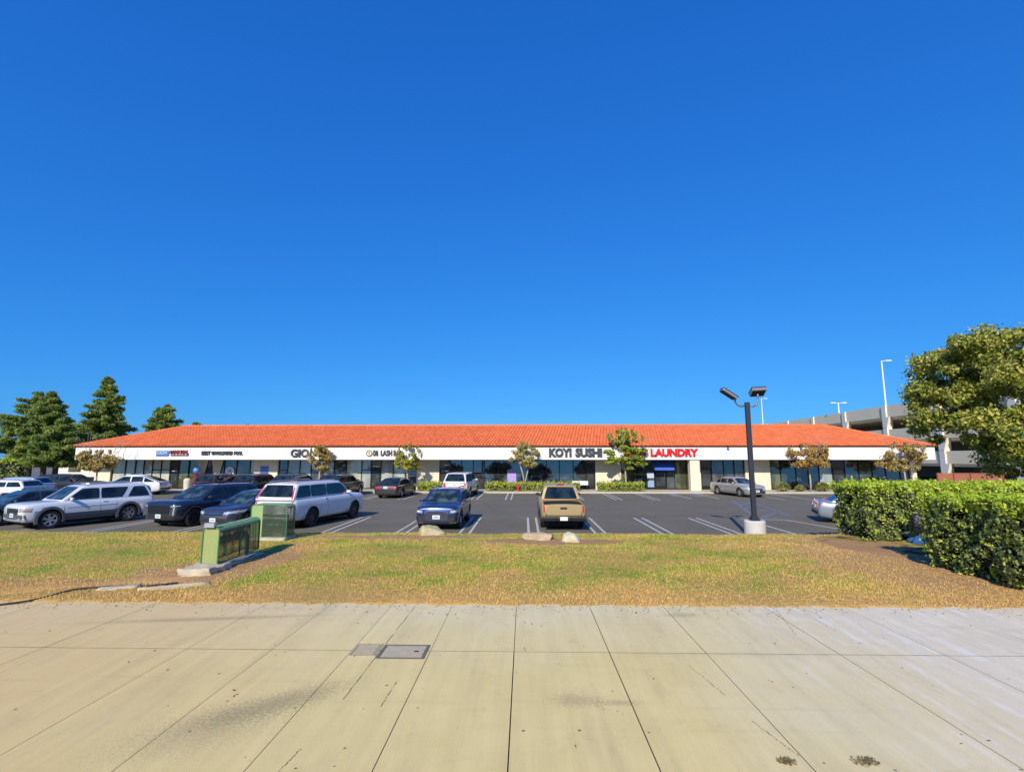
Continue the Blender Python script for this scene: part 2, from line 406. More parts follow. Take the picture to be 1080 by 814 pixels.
# cracks: thin irregular dark seams in the slabs
cr = MB()
for (xa, ya, xb, yb) in ((-1.93,9.4,-1.97,5.9), (-2.02,4.95,-2.06,4.62), (-1.50,6.35,-1.52,5.75),(2.05,6.95,2.2,6.1),(2.25,5.55,2.4,4.95),(4.3,9.3,4.0,8.1)):
    n = 24; pts = []
    for k in range(n+1):
        f = k/n; pts.append((xa+(xb-xa)*f+random.uniform(-.006,.006), ya+(yb-ya)*f))
    for k in range(n):
        w = .0028*(.2+1.2*random.random())
        (x0, y0), (x1, y1) = pts[k], pts[k+1]
        cr.quad((x0-w, y0, .004), (x0+w, y0, .004), (x1+w, y1, .004), (x1-w, y1, .004))
tag(cr.build('pavement_cracks', joint_m), kind='structure')

# utility covers set in the pavement
def cover(x, y, w, d, label, pale):
    e = empty('utility_cover', (x, y, .004)); tag(e, label, 'utility cover')
    f = MB(); t_ = .035
    f.box(-w/2-t_, w/2+t_, -d/2-t_, -d/2, -.003, .004); f.box(-w/2-t_, w/2+t_, d/2, d/2+t_, -.003, .004)
    f.box(-w/2-t_, -w/2, -d/2, d/2, -.003, .004); f.box(w/2, w/2+t_, -d/2, d/2, -.003, .004)
    f.build('frame', simple('worn_cover_frame' if not pale else 'pale_cover_frame', (.16,.135,.10) if not pale else (.42,.34,.21), .8), e)
    l = MB(); l.box(-w/2+.008, w/2-.008, -d/2+.008, d/2-.008, -.003, .003)
    l.build('lid', simple('cover_lid' if not pale else 'pale_cover_lid', (.50,.41,.27) if not pale else (.52,.41,.24), .85, var=.25, vs=8, bmp=.6, bs=50), e)
    if not pale:
        k = MB(); k.box(w/2-.14, w/2-.08, -.02, .02, .0035, .006); k.build('lift_hole', black_pl, e)
cover(-1.63, 7.28, .56, .42, 'grey rectangular utility cover with a lift hole set in the pavement', False)
cover(-2.16, 7.33, .30, .36, 'faint pale utility cover left of the darker grey one', True)

# weeds in the pavement
weed_m = leafmat('weed_leaf', [(0, (.10,.09,.04)), (.6, (.24,.20,.09)), (1, (.45,.34,.16))])
for i, (x, y, lab) in enumerate(((2.25,4.86,'small dark weed tuft by the pavement joint, the left of two'), (2.92,4.88,'thin scraggly weed tuft on the pavement, the right of two'))):
    n = 260; a = rng.uniform(0, 6.28, n); rr = rng.random(n)**.9*(.07 if i == 0 else .10)
    P = np.stack([rr*np.cos(a)*1.2, rr*np.sin(a)*.8, rng.uniform(.003, .022, n)], -1)
    Nn = rng.normal(size=(n, 3)); o = leaves('weed', P, Nn, rng.uniform(.003, .009, n), weed_m, aspect=5)
    o.location = (x, y, 0); tag(o, lab, 'weed')

# dry leaf litter blown along the pavement edge
nl_ = 900; lx = rng.uniform(-14, 12, nl_); ly = 9.5-np.abs(rng.normal(0, .28, nl_)); kk = rng.random(nl_) < .12; ly[kk] = rng.uniform(4.5, 9.4, kk.sum())
o = leaves('leaf_litter', np.stack([lx, ly, rng.uniform(.003, .010, nl_)], -1), np.stack([rng.normal(0,.3,nl_), rng.normal(0,.3,nl_), np.ones(nl_)], -1), rng.uniform(.010, .026, nl_), leafmat('dry_leaf', [(0, (.10,.06,.03)), (.6, (.30,.18,.07)), (1, (.50,.36,.15))]), aspect=1.9)
tag(o, 'tiny dry leaves and grass bits scattered along the pavement edge', 'leaf litter', kind='stuff')

# kerbs
kerb_m = simple('kerb_concrete', (.46,.42,.34), .9, var=.2, vs=1.5, bmp=.3)
k = MB(); k.box(-48, 11.6, 18.46, 18.62, -.56, -.30); tag(k.build('near_kerb', kerb_m, bevel=.02), kind='structure')
k = MB(); k.box(-39.6, 50, 43.85, 44.0, -.56, WALK-.002); tag(k.build('shop_kerb', kerb_m, bevel=.015), kind='structure')
walk_m = simple('walkway_concrete', (.50,.44,.35), .9, var=.15, vs=.8, bmp=.2)
k = MB(); k.box(-39.6, 38, 44.0, 46.86, -.5, WALK); tag(k.build('walkway', walk_m), kind='structure')
# painted markings
line_m, nt, b = newmat('line_paint'); 
L(nt, ramp(nt, noise(nt, 9, 5, .75, coord(nt)), [(.30, (.16,.15,.14)), (.46, (.50,.49,.47)), (.7, (.74,.73,.71))]), b.inputs['Base Color']); b.inputs['Roughness'].default_value = .75
blue_m, nt, b = newmat('blue_line_paint')
L(nt, ramp(nt, noise(nt, 7, 5, .75, coord(nt)), [(.35, (.10,.12,.17)), (.6, (.19,.26,.44))]), b.inputs['Base Color']); b.inputs['Roughness'].default_value = .8
ZL = LOT+.004
def stripe(g, a, b, w=.10):
    a = Vector((*a, ZL)); b = Vector((*b, ZL)); d = (b-a).normalized(); n = Vector((-d.y, d.x, 0))*w/2
    g.quad(a-n, b-n, b+n, a+n)
g = MB()
NEAR = [-26.4,-23.7,-21.0,-17.9,-14.2,-11.2,-8.05,-5.0,-2.42,.36,3.05,5.7,8.42]
for x in NEAR:
    for s_ in (-.2, .2): stripe(g, (x+s_, 18.75), (x+s_, 26.6))
for x in (-22.2,-19.55,-16.9,-14.25,-11.6,-8.95,-6.3,-3.65,-1.17,1.45,4.0,6.72,9.4):
    for s_ in (-.2, .2): stripe(g, (x+s_, 37.3), (x+s_, 43.8))
for q in (((12.1,43.5),(12.2,38.4)), ((18.2,43.6),(18.58,37.7)), ((20.4,43.7),(20.5,37.0)), ((22.9,43.7),(23.2,37.0)), ((25.6,43.7),(25.7,37.0)),
          ((10.7,26.3),(12.71,25.9)), ((12.71,25.9),(13.79,20.7)), ((10.75,25.9),(10.79,18.8)), ((14.2,43.6),(14.3,38.8))): stripe(g, *q, w=.12)
tag(g.build('parking_lines', line_m), kind='structure')
g = MB()
for q in (((14.73,37.6),(11.9,27.6)), ((13.55,33.3),(16.0,36.9)), ((13.0,31.4),(15.2,34.4)), ((15.8,37.6),(13.77,27.6)), ((12.3,29.0),(14.6,31.4)), ((11.7,26.4),(13.8,29.2))): stripe(g, *q, w=.11)
g.quad((11.5,40.6,ZL), (12.0,40.6,ZL), (12.0,42.6,ZL), (11.5,42.6,ZL)); g.quad((13.3,40.6,ZL), (13.9,40.6,ZL), (13.9,42.6,ZL), (13.3,42.6,ZL))
tag(g.build('accessible_markings', blue_m), kind='structure')

# ------------------------------------------------------------------ shopping building
stucco = simple('white_stucco', (.84,.82,.79), .9, var=.05, vs=.7, bmp=.35, bs=25)
_nt = stucco.node_tree; _b = _nt.nodes['Principled BSDF']
_v = noise(_nt, 1.0, 5, .65, coord(_nt, (1.6, 1.6, .12))); _w = noise(_nt, .35, 3, .6, coord(_nt))
_c = ramp(_nt, _v, [(.40, (.86,.835,.80)), (.60, (.80,.775,.735)), (.78, (.66,.62,.56))]); L(_nt, mixc(_nt, mth(_nt, 'MULTIPLY', _w, .35), _c, (.74,.72,.70)), _b.inputs['Base Color'])
stucco_wall = simple('cream_stucco', (.76,.67,.50), .9, var=.07, vs=.9, bmp=.35, bs=25)
def tile_mat():
    m, nt, b = newmat('clay_tile')
    g_ = N(nt, 'ShaderNodeNewGeometry')
    c = ramp(nt, g_.outputs['Random Per Island'], [(0, (.70,.155,.045)), (.35, (.78,.185,.052)), (.8, (.83,.21,.062)), (1, (.84,.235,.075))])
    c = mixc(nt, ramp(nt, noise(nt, .5, 4, .6, coord(nt)), [(.4, (0,0,0)), (.7, (.3,.3,.3))]), c, (.62,.14,.045))
    L(nt, c, b.inputs['Base Color']); b.inputs['Roughness'].default_value = .8; return m
tile = tile_mat()
frame_m = simple('dark_bronze_frame', (.025,.022,.02), .4, .4)
def pane_mat(name, inner, inner2, sc=.5, vs=(1,1,1), rough=.02, ior=1.85):
    """shop glass: shop interior dim behind, strong reflection of the street"""
    m, nt, b = newmat(name)
    f = noise(nt, sc, 3, .6, coord(nt, vs))
    L(nt, ramp(nt, f, [(.38, inner), (.62, inner2)]), b.inputs['Base Color'])
    b.inputs['Roughness'].default_value = rough; b.inputs['IOR'].default_value = ior
    return m
P_left = pane_mat('glass_blinds', (.38,.39,.30), (.58,.58,.46), .8, (1,1,.3))
P_dim = pane_mat('glass_dim', (.04,.045,.05), (.11,.12,.125), .7)
P_sea = pane_mat('glass_pale_blue', (.24,.27,.26), (.42,.45,.42), .9, (1,1,.4))
P_dark = pane_mat('glass_dark', (.012,.013,.014), (.07,.07,.068), .9, (1,1,2), ior=2.15)
P_olive = pane_mat('glass_olive', (.05,.06,.03), (.14,.155,.08), 1.0, (1,1,.6))
P_brown = pane_mat('glass_brown', (.06,.035,.028), (.13,.10,.085), 1.1)
P_door = pane_mat('glass_door', (.03,.035,.04), (.07,.08,.08), .8, ior=1.7)
mall = empty('shopping_centre', (0, 46.9, WALK))
tag(mall, 'long low white shopping centre with red clay tiled hip roof and glass shopfronts', 'building')
def mp_(mb): # world to local of the mall
    mb.v = [(x, y-46.9, z-WALK) for (x, y, z) in mb.v]; return mb
XL_, XR_ = -39.95, 35.1
FB, FT = 2.34, 3.43        # fascia bottom / top
YF, YW, YB = 45.0, 46.9, 57.4
w = MB()
piers = [(-39.5,-38.05), (-24.72,-22.52), (-9.77,-7.72), (6.37,8.66), (15.28,15.75), (19.7,21.88), (34.2,34.7)]
for (a, b_) in piers: w.box(a, b_, YW-.12, YW+.4, WALK, FB+.3)
w.box(14.3, 15.12, YF+.12, YF+.75, WALK, FB+.02)         # free column at the laundry
w.box(-39.5, -39.1, YW, YB, WALK, FB+.3); w.box(34.3, 34.7, YW+.4, YB, WALK, FB+.3); w.box(-39.5, 34.7, YB-.3, YB, WALK, FB+.3)
mp_(w).build('wall', stucco_wall, mall)
w = MB(); w.box(XL_, XR_, YF, YF+.22, FB, FT); w.box(XL_, XL_+.22, YF+.22, YB+1, FB, FT); w.box(XR_-.22, XR_, YF+.22, YB+1, FB, FT)
mp_(w).build('fascia', stucco, mall, bevel=.012)
w = MB(); w.box(XL_+.22, XR_-.22, YF+.22, YB+1, FB+.06, FB+.12); mp_(w).build('soffit', simple('soffit_tan', (.22,.16,.10), .9), mall)
w = MB(); w.box(XL_-.06, XR_+.06, YF-.07, YF+.3, FT+.001, FT+.075); w.box(XL_-.06, XL_+.2, YF+.3, YB+1, FT+.001, FT+.075); w.box(XR_-.2, XR_+.06, YF+.3, YB+1, FT+.001, FT+.075)
mp_(w).build('eave_shadow_strip', simple('eave_shadow_brown', (.10,.045,.03), .8), mall)  # dark strip painting the shadow line along the fascia top
# clay tile roof: every tile is a half barrel; front slope and two hips
RD = 6.0; RH = 5.60-(FT+.08); sl_len = math.hypot(RD, RH); NR = 17
ux = MB()
def tiles(mbx, p0, along, up, nrm, length, hip0, hip1, rows_, pitch=.29):
    for r_ in range(rows_):
        f0 = r_/rows_; f1 = (r_+1)/rows_+.012
        a0 = hip0*(f0+f1)/2; a1 = length-hip1*(f0+f1)/2
        n = int((a1-a0)/pitch)
        for i in range(n):
            c = a0+pitch*(i+.5)+random.uniform(-.012, .012); rad = pitch*.43
            lift = random.uniform(0, .012)
            vs = []
            for f, l_ in ((f0, .035), (f1, .0)):
                for a in (0, 36, 72, 108, 144, 180):
                    aa = R(a)
                    vs.append(p0+along*(c-rad*math.cos(aa))+up*(sl_len*min(f, 1.0))+nrm*(rad*.62*math.sin(aa)+l_+lift))
            fs = [(k_, k_+1, k_+7, k_+6) for k_ in range(5)]+[(5,4,3,2,1,0)]
            mbx.add(vs, fs)
up = Vector((0, RD, RH)).normalized(); nr = Vector((0, -RH, RD)).normalized()
X0, X1 = XL_-.12, XR_+.12; Y0 = YF-.14; Z0 = FT+.08
tiles(ux, Vector((X0, Y0, Z0)), Vector((1,0,0)), up, nr, X1-X0, RD, RD, NR)
upl = Vector((RD, 0, RH)).normalized(); nl = Vector((-RH, 0, RD)).normalized()
tiles(ux, Vector((X0, Y0+2*RD, Z0)), Vector((0,-1,0)), upl, nl, 2*RD, RD, RD, NR)
upr = Vector((-RD, 0, RH)).normalized(); nr2 = Vector((RH, 0, RD)).normalized()
tiles(ux, Vector((X1, Y0, Z0)), Vector((0,1,0)), upr, nr2, 2*RD, RD, RD, NR)
roof = mp_(ux).build('roof_tiles', tile, mall, normals=False)
w = MB(); rz = Z0+RH
a_, b2, c_, d_ = (X0,Y0,Z0), (X1,Y0,Z0), (X1,Y0+2*RD,Z0), (X0,Y0+2*RD,Z0); e_, f_ = (X0+RD,Y0+RD,rz), (X1-RD,Y0+RD,rz)
w.add([a_, b2, c_, d_, e_, f_], [(0,1,5,4), (1,2,5), (2,3,4,5), (3,0,4)])
mp_(w).build('roof_deck', simple('roof_deck_red', (.33,.075,.03), .9), mall)
w = MB()
def ridge(p, q):
    p, q = Vector(p), Vector(q); L_ = (q-p).length; n = int(L_/.38)
    for i in range(n):
        a = p.lerp(q, i/n)+Vector((0,0,.05)); b_ = p.lerp(q, (i+1.08)/n)+Vector((0,0,.03)); w.tube([a, b_], [.13, .105], 8)
ridge(e_, f_); ridge(a_, e_); ridge(b2, f_); ridge(d_, e_); ridge(c_, f_)
mp_(w).build('ridge_tiles', tile, mall, normals=False)
# shopfronts
def shopfront(xs, pane_ids, ztr=None, doors=(), kick=0):
    fr = MB(); y = YW+.10
    x0, x1 = xs[0], xs[-1]
    fr.box(x0, x1, y-.05, y+.05, FB-.02, FB+.1); fr.box(x0, x1, y-.05, y+.05, WALK, WALK+.09)
    for x in xs: fr.box(max(x0, x-.035), min(x1, x+.035), y-.052, y+.052, WALK+.09, FB-.02)
    if ztr:
        for i in ztr: fr.box(xs[i]+.035, xs[i+1]-.035, y-.04, y+.04, 1.36, 1.42)
    ob = mp_(fr).build('shopfront', frame_m, mall)
    for i in range(len(xs)-1):
        if i in doors: continue
        p = MB(); p.box(xs[i]+.036, xs[i+1]-.036, y-.012, y+.012, WALK+.092, FB-.022)
        if ztr and i in ztr:
            p = MB(); p.box(xs[i]+.036, xs[i+1]-.036, y-.012, y+.012, WALK+.092, 1.358); p.box(xs[i]+.036, xs[i+1]-.036, y-.012, y+.012, 1.422, FB-.022)
        zt_ = FB-.022
        p.v = [(a_x, a_y+.075*(a_z-WALK)/2.6-.02, a_z) for (a_x, a_y, a_z) in p.v]   # panes tilted back on purpose so they mirror sky and treetops
        q = mp_(p).build('glass_pane', pane_ids[i % len(pane_ids)] if isinstance(pane_ids, list) else pane_ids, ob)
    for i in doors:
        d = MB(); a, b_ = xs[i]+.04, xs[i+1]-.04
        d.box(a, b_, y-.03, y+.03, WALK+.094, WALK+.3); d.box(a, b_, y-.03, y+.03, 1.5, 1.6)
        d.box(a, a+.08, y-.03, y+.03, WALK+.3, 1.5); d.box(b_-.08, b_, y-.03, y+.03, WALK+.3, 1.5)
        dd = mp_(d).build('door', frame_m, mall)
        g_ = MB(); g_.box(a+.081, b_-.081, y-.01, y+.01, WALK+.302, 1.498); g_.box(a, b_, y-.01, y+.01, 1.602, FB-.022)
        mp_(g_).build('glass_pane', P_door, dd)
        h_ = MB(); h_.tube([(b_-.13, y-.07, .5), (b_-.13, y-.07, 1.1)], .015, 6); mp_(h_).build('handle', chrome_m, dd)
shopfront([-38.0,-36.82,-35.9,-35.09,-34.29,-33.46,-32.62,-31.8,-30.88], [P_left]*7+[P_olive], (4,5,6), (6,))
shopfront([-30.85,-29.82,-28.77,-27.58,-26.42,-25.16,-24.74], [P_olive,P_brown,P_dim,P_dim,P_dim,P_left], (3,), (1,))
shopfront([-22.48,-21.68,-20.56,-19.51,-18.42,-17.37,-16.29], [P_dim,P_sea,P_sea,P_dim,P_sea,P_dim], (0,))
shopfront([-16.27,-14.85,-13.98,-13.08,-11.96,-10.86,-9.8], [P_left,P_sea,P_dark,P_sea,P_sea,P_dim], (1,2), (2,))
shopfront([-7.71,-6.72,-5.71,-4.65,-3.62,-2.33,-1.39,-.27,.84,1.99,3.16,4.4,5.53,6.35], P_dark, None, (0,12))
shopfront([8.67,9.78,10.84,11.72,12.74,13.47,14.51,15.26], [P_olive,P_dark,P_dark,P_olive,P_dim,P_olive,P_olive], None, (2,3))
shopfront([15.77,16.78,17.86,18.8,19.68], [P_brown,P_brown,P_dim,P_brown], None, (0,))
shopfront([21.9,22.88,24.24,25.33,26.28,27.45,28.57,29.79,30.95,32.14,33.38,34.18], [P_olive,P_dark,P_dim,P_dark,P_sea,P_dim,P_dark,P_olive,P_dim,P_dark,P_dim], None, (5,))
# dark interior backing so no daylight leaks through the shop
# posters, decals and things on the glass (flat prints fixed to the shopfront)
def poster(x0, x1, z0, z1, mat, name='poster', y=YW+.03):
    p = MB(); p.box(x0, x1, y-.02, y, z0, z1); return mp_(p).build(name, mat, mall)
poster(-1.55, -.75, .3, 1.45, simple('lilac_print', (.42,.30,.66), .5))
poster(-24.1, -23.35, 1.05, 1.75, simple('blue_print', (.12,.20,.55), .5), y=YW-.125)
poster(11.0, 11.6, .7, 1.2, simple('pale_print', (.45,.55,.66), .4)); poster(11.05, 11.6, -.1, .5, simple('pale_blue_print', (.25,.36,.55), .4))
d = MB(); d.lathe([(0,0), (.42,0), (.42,.02), (0,.02)], (-27.0, YW+.0, 1.25), 'y', 28)
mp_(d).build('round_decal', simple('decal_white', (.72,.76,.82), .5), mall)
d = MB(); d.lathe([(.2,0), (.24,0), (.24,.01), (.2,.01)], (-27.0, YW-.012, 1.25), 'y', 28); d.box(-27.08,-26.92,YW-.012,YW-.002,1.1,1.4)
mp_(d).build('decal_ring', simple('decal_blue', (.12,.2,.45), .5), mall)
for x in (-29.6, -28.2):   # tied drapes behind the glass edge, hung on the shopfront
    d = MB()
    for s_ in (-1, 1):
        d.add([(x, YW+.0, 2.3), (x+s_*.55, YW+.0, 2.3), (x+s_*.30, YW+.0, 1.2), (x+s_*.12, YW+.0, .45), (x+s_*.5, YW, -.2), (x, YW, -.2)], [(0,1,2,3), (0,3,4,5)])
    mp_(d).build('drape', simple('cream_drape', (.62,.52,.36), .9), mall)
# awning over the laundry door
aw = MB(); aw.add([(11.5,46.85,2.25), (13.2,46.85,2.25), (13.2,46.0,1.6), (11.5,46.0,1.6), (11.5,46.0,1.42), (13.2,46.0,1.42), (11.5,46.85,1.42), (13.2,46.85,1.42)], [(0,1,2,3), (3,2,5,4), (0,3,4,6), (1,2,5,7)])
aw = mp_(aw).build('awning', simple('blue_canvas', (.05,.13,.55), .7, var=.3, vs=2), mall)

def text_obj(name, s, size, mat, loc, width=None, bold=0.0, parent=None, depth=.05, fat=None):
    cu = bpy.data.curves.new(name, 'FONT'); cu.body = s; cu.size = size; cu.extrude = depth; cu.offset = bold
    cu.align_x = 'LEFT'; cu.resolution_u = 3
    o = bpy.data.objects.new(name, cu); COL.objects.link(o)
    bpy.context.view_layer.update()
    dg = bpy.context.evaluated_depsgraph_get(); me = bpy.data.meshes.new_from_object(o.evaluated_get(dg))
    bpy.data.objects.remove(o)
    co = np.array([v.co[:] for v in me.vertices]); mn = co.min(0); mx = co.max(0)
    k = (width/(mx[0]-mn[0])) if width else 1
    for v in me.vertices:
        x, y, z = v.co; v.co = (loc[0]+(x-mn[0])*k, loc[1]-z, loc[2]+(y-mn[1]))
    me.materials.clear(); me.materials.append(mat)
    ob = bpy.data.objects.new(name, me); COL.objects.link(ob)
    if parent: ob.parent = parent
    return ob
ltr_dark = simple('sign_dark_grey', (.045,.05,.055), .5)
ltr_red = simple('sign_red', (.70,.010,.016), .4)
ltr_white = simple('sign_white', (.8,.8,.8), .5)
ltr_blue = simple('sign_blue', (.06,.17,.42), .5)
ltr_brown = simple('sign_dark_red', (.22,.025,.03), .5)
def sign(label, x0, z0, z1, parts):
    e = empty('shop_sign', (x0, YF-.02, (z0+z1)/2)); tag(e, label, 'shop sign'); return e
ys = -.05
# KOYI SUSHI
e = sign('dark grey letters KOYI SUSHI on the white fascia', 2.13, 2.6, 3.2, 0)
text_obj('lettering', 'KOYI', .95, ltr_dark, (0, ys, -.33), 1.95, .055, e); text_obj('lettering', 'SUSHI', .95, ltr_dark, (2.28, ys, -.33), 2.32, .055, e)
e = sign('red letters COIN LAUNDRY on the white fascia behind the tallest shop tree', 8.55, 2.6, 3.2, 0)
text_obj('lettering', 'COIN', .85, ltr_red, (0, ys, -.29), 1.95, .045, e); text_obj('lettering', 'LAUNDRY', .85, ltr_red, (2.35, ys, -.29), 4.1, .045, e)
e = sign('grey letters beginning GIO on the fascia above the brownish tree', -20.55, 2.6, 3.2, 0)
text_obj('lettering', 'GIO', .92, ltr_dark, (0, ys, -.34), 1.62, .03, e); text_obj('lettering', 'NNIS', .82, ltr_dark, (1.72, ys, -.25), 1.5, .02, e)
e = sign('small sign with round logo and dark letters LASH above the yellow green tree', -13.9, 2.6, 3.2, 0)
lg = MB(); lg.lathe([(.21,-.0), (.27,0), (.27,-.06), (.21,-.06)], (.3, -.01, -.0), 'y', 28); lg.obox((.3,-.04,0), (.09,0,0), (0,.02,0), (0,0,.018)); lg.obox((.3,-.04,0), (.018,0,0), (0,.021,0), (0,0,.09))
lg.build('logo', simple('sign_olive', (.13,.12,.05), .5), e)
lg = MB(); lg.lathe([(0,-.0), (.21,0), (.21,-.03), (0,-.03)], (.3, -.005, 0), 'y', 28); lg.build('logo_disc', simple('sign_cream', (.7,.66,.4), .5), e)
text_obj('lettering', 'DB', .6, ltr_dark, (.66, ys, -.20), .42, .02, e); text_obj('lettering', 'LASH', .62, ltr_dark, (1.32, ys, -.21), .98, .02, e); text_obj('lettering', 'BAR', .6, ltr_dark, (2.45, ys, -.20), .8, .02, e)
e = sign('long sign of small grey letters UPHOLSTERER on the fascia', -28.5, 2.6, 3.2, 0)
text_obj('lettering', 'BEST', .46, ltr_dark, (0, ys, -.15), .78, .012, e); text_obj('lettering', 'UPHOLSTERER', .42, ltr_dark, (.9, ys, -.14), 1.9, .012, e); text_obj('lettering', 'POOL', .42, ltr_dark, (2.9, ys, -.14), .75, .012, e)
e = sign('small two part sign, blue panel beside dark red letters, at the left of the fascia', -32.6, 2.6, 3.2, 0)
pn = MB(); pn.add([(0,-.01,-.24), (1.1,-.01,-.24), (1.25,-.01,.22), (0,-.01,.22), (0,-.05,-.24), (1.1,-.05,-.24), (1.25,-.05,.22), (0,-.05,.22)], [(4,5,6,7), (0,1,5,4), (1,2,6,5), (2,3,7,6), (3,0,4,7)])
pn.build('panel', ltr_blue, e); text_obj('lettering', 'EUROW', .36, simple('sign_pale_blue', (.5,.62,.8), .5), (.08, -.065, -.1), .95, .005, e, .012)
text_obj('lettering', 'MARTIAL', .46, ltr_brown, (1.32, ys, -.07), 1.6, .015, e); pn = MB(); pn.box(1.3, 2.9, -.06, -.01, -.22, -.13); pn.build('underline', ltr_brown, e)
# small roof-edge lamp over the pier
e = MB(); e.lathe([(.03,0), (.11,-.03), (.12,-.12), (.05,-.16), (0,-.16)], (0,0,0), 'z', 12); e.tube([(0,0,0), (0,.1,.05), (0,.16,.0)], .02, 6)
o = e.build('flood_light', frame_m); o.location = (11.9+5.6, YF-.3, FT+.08); tag(o, 'tiny dark floodlight on the eave above the left side of the silver car', 'lamp')

# ------------------------------------------------------------------ cars
def patch(bvh, quad, axis, sgn, off=.006, nu=8, nv=6, skirt=.03, far=6, dirv=None, parent=None, name='', mat=None, round_=0):
    """conforming panel: quad = 4 (u,v) corners projected on the body along an axis"""
    mb = MB(); (a, b_, c, d_) = [Vector(q) for q in quad]
    if dirv: dv = Vector(dirv).normalized()
    else: dv = Vector((-sgn,0,0)) if axis == 'x' else Vector((0,-sgn,0))
    vs = []; ok = {}
    for j in range(nv+1):
        for i in range(nu+1):
            s, t_ = i/nu, j/nv
            if round_:
                # pull the grid corners in for rounded outlines
                ss, tt = s*2-1, t_*2-1
                k = 1-round_*(ss*ss*tt*tt)
                s, t_ = (ss*k+1)/2, (tt*k+1)/2
            p = a.lerp(b_, s).lerp(d_.lerp(c, s), t_)
            o = Vector((0, p.x, p.y)) if axis == 'x' else Vector((p.x, 0, p.y))
            hit = bvh.ray_cast(o-dv*far, dv)
            if hit[0] is None: ok[(i, j)] = None; vs.append(Vector((0,0,0))); continue
            nn = hit[1] if hit[1].dot(dv) < 0 else -hit[1]
            ok[(i, j)] = True; vs.append(hit[0]+nn*off)
    fs = []; W_ = nu+1
    for j in range(nv):
        for i in range(nu):
            if all(ok[q] for q in ((i,j), (i+1,j), (i+1,j+1), (i,j+1))):
                fs.append((j*W_+i, j*W_+i+1, (j+1)*W_+i+1, (j+1)*W_+i))
    if not fs: return None
    mb.add(vs, fs)
    # skirt around the rim
    rim = [(i, 0) for i in range(nu+1)]+[(nu, j) for j in range(1, nv+1)]+[(i, nv) for i in range(nu-1, -1, -1)]+[(0, j) for j in range(nv-1, 0, -1)]
    idx = [j*W_+i for (i, j) in rim]
    if all(ok[q] for q in rim):
        base = [vs[k] + dv*skirt for k in idx]; n = len(idx)
        mb.add([vs[k] for k in idx]+base, [(k, (k+1) % n, (k+1) % n+n, k+n) for k in range(n)])
    used = set(i for f in mb.f for i in f)
    mp = {}; nvv = []
    for i in sorted(used): mp[i] = len(nvv); nvv.append(mb.v[i])
    mb.v = nvv; mb.f = [tuple(mp[i] for i in f) for f in mb.f]
    return mb.build(name, mat, parent, smooth=False)
def shell_sections(st, ring):
    vs = []; fs = []; n = None
    for s in st:
        r_ = ring(s); n = len(r_); vs += r_
    for i in range(len(st)-1):
        for k in range(n-1):
            a = i*n+k; fs.append((a, a+1, a+1+n, a+n))
    fs.append(tuple(range(n))); fs.append(tuple(range(len(vs)-1, len(vs)-n-1, -1)))
    return vs, fs
def interp(tab, x):
    if x <= tab[0][0]: return tab[0][1]
    for (a, va), (b_, vb) in zip(tab, tab[1:]):
        if x <= b_:
            t_ = (x-a)/(b_-a); t_ = t_*t_*(3-2*t_)*.5+t_*.5; return va+(vb-va)*t_
    return tab[-1][1]
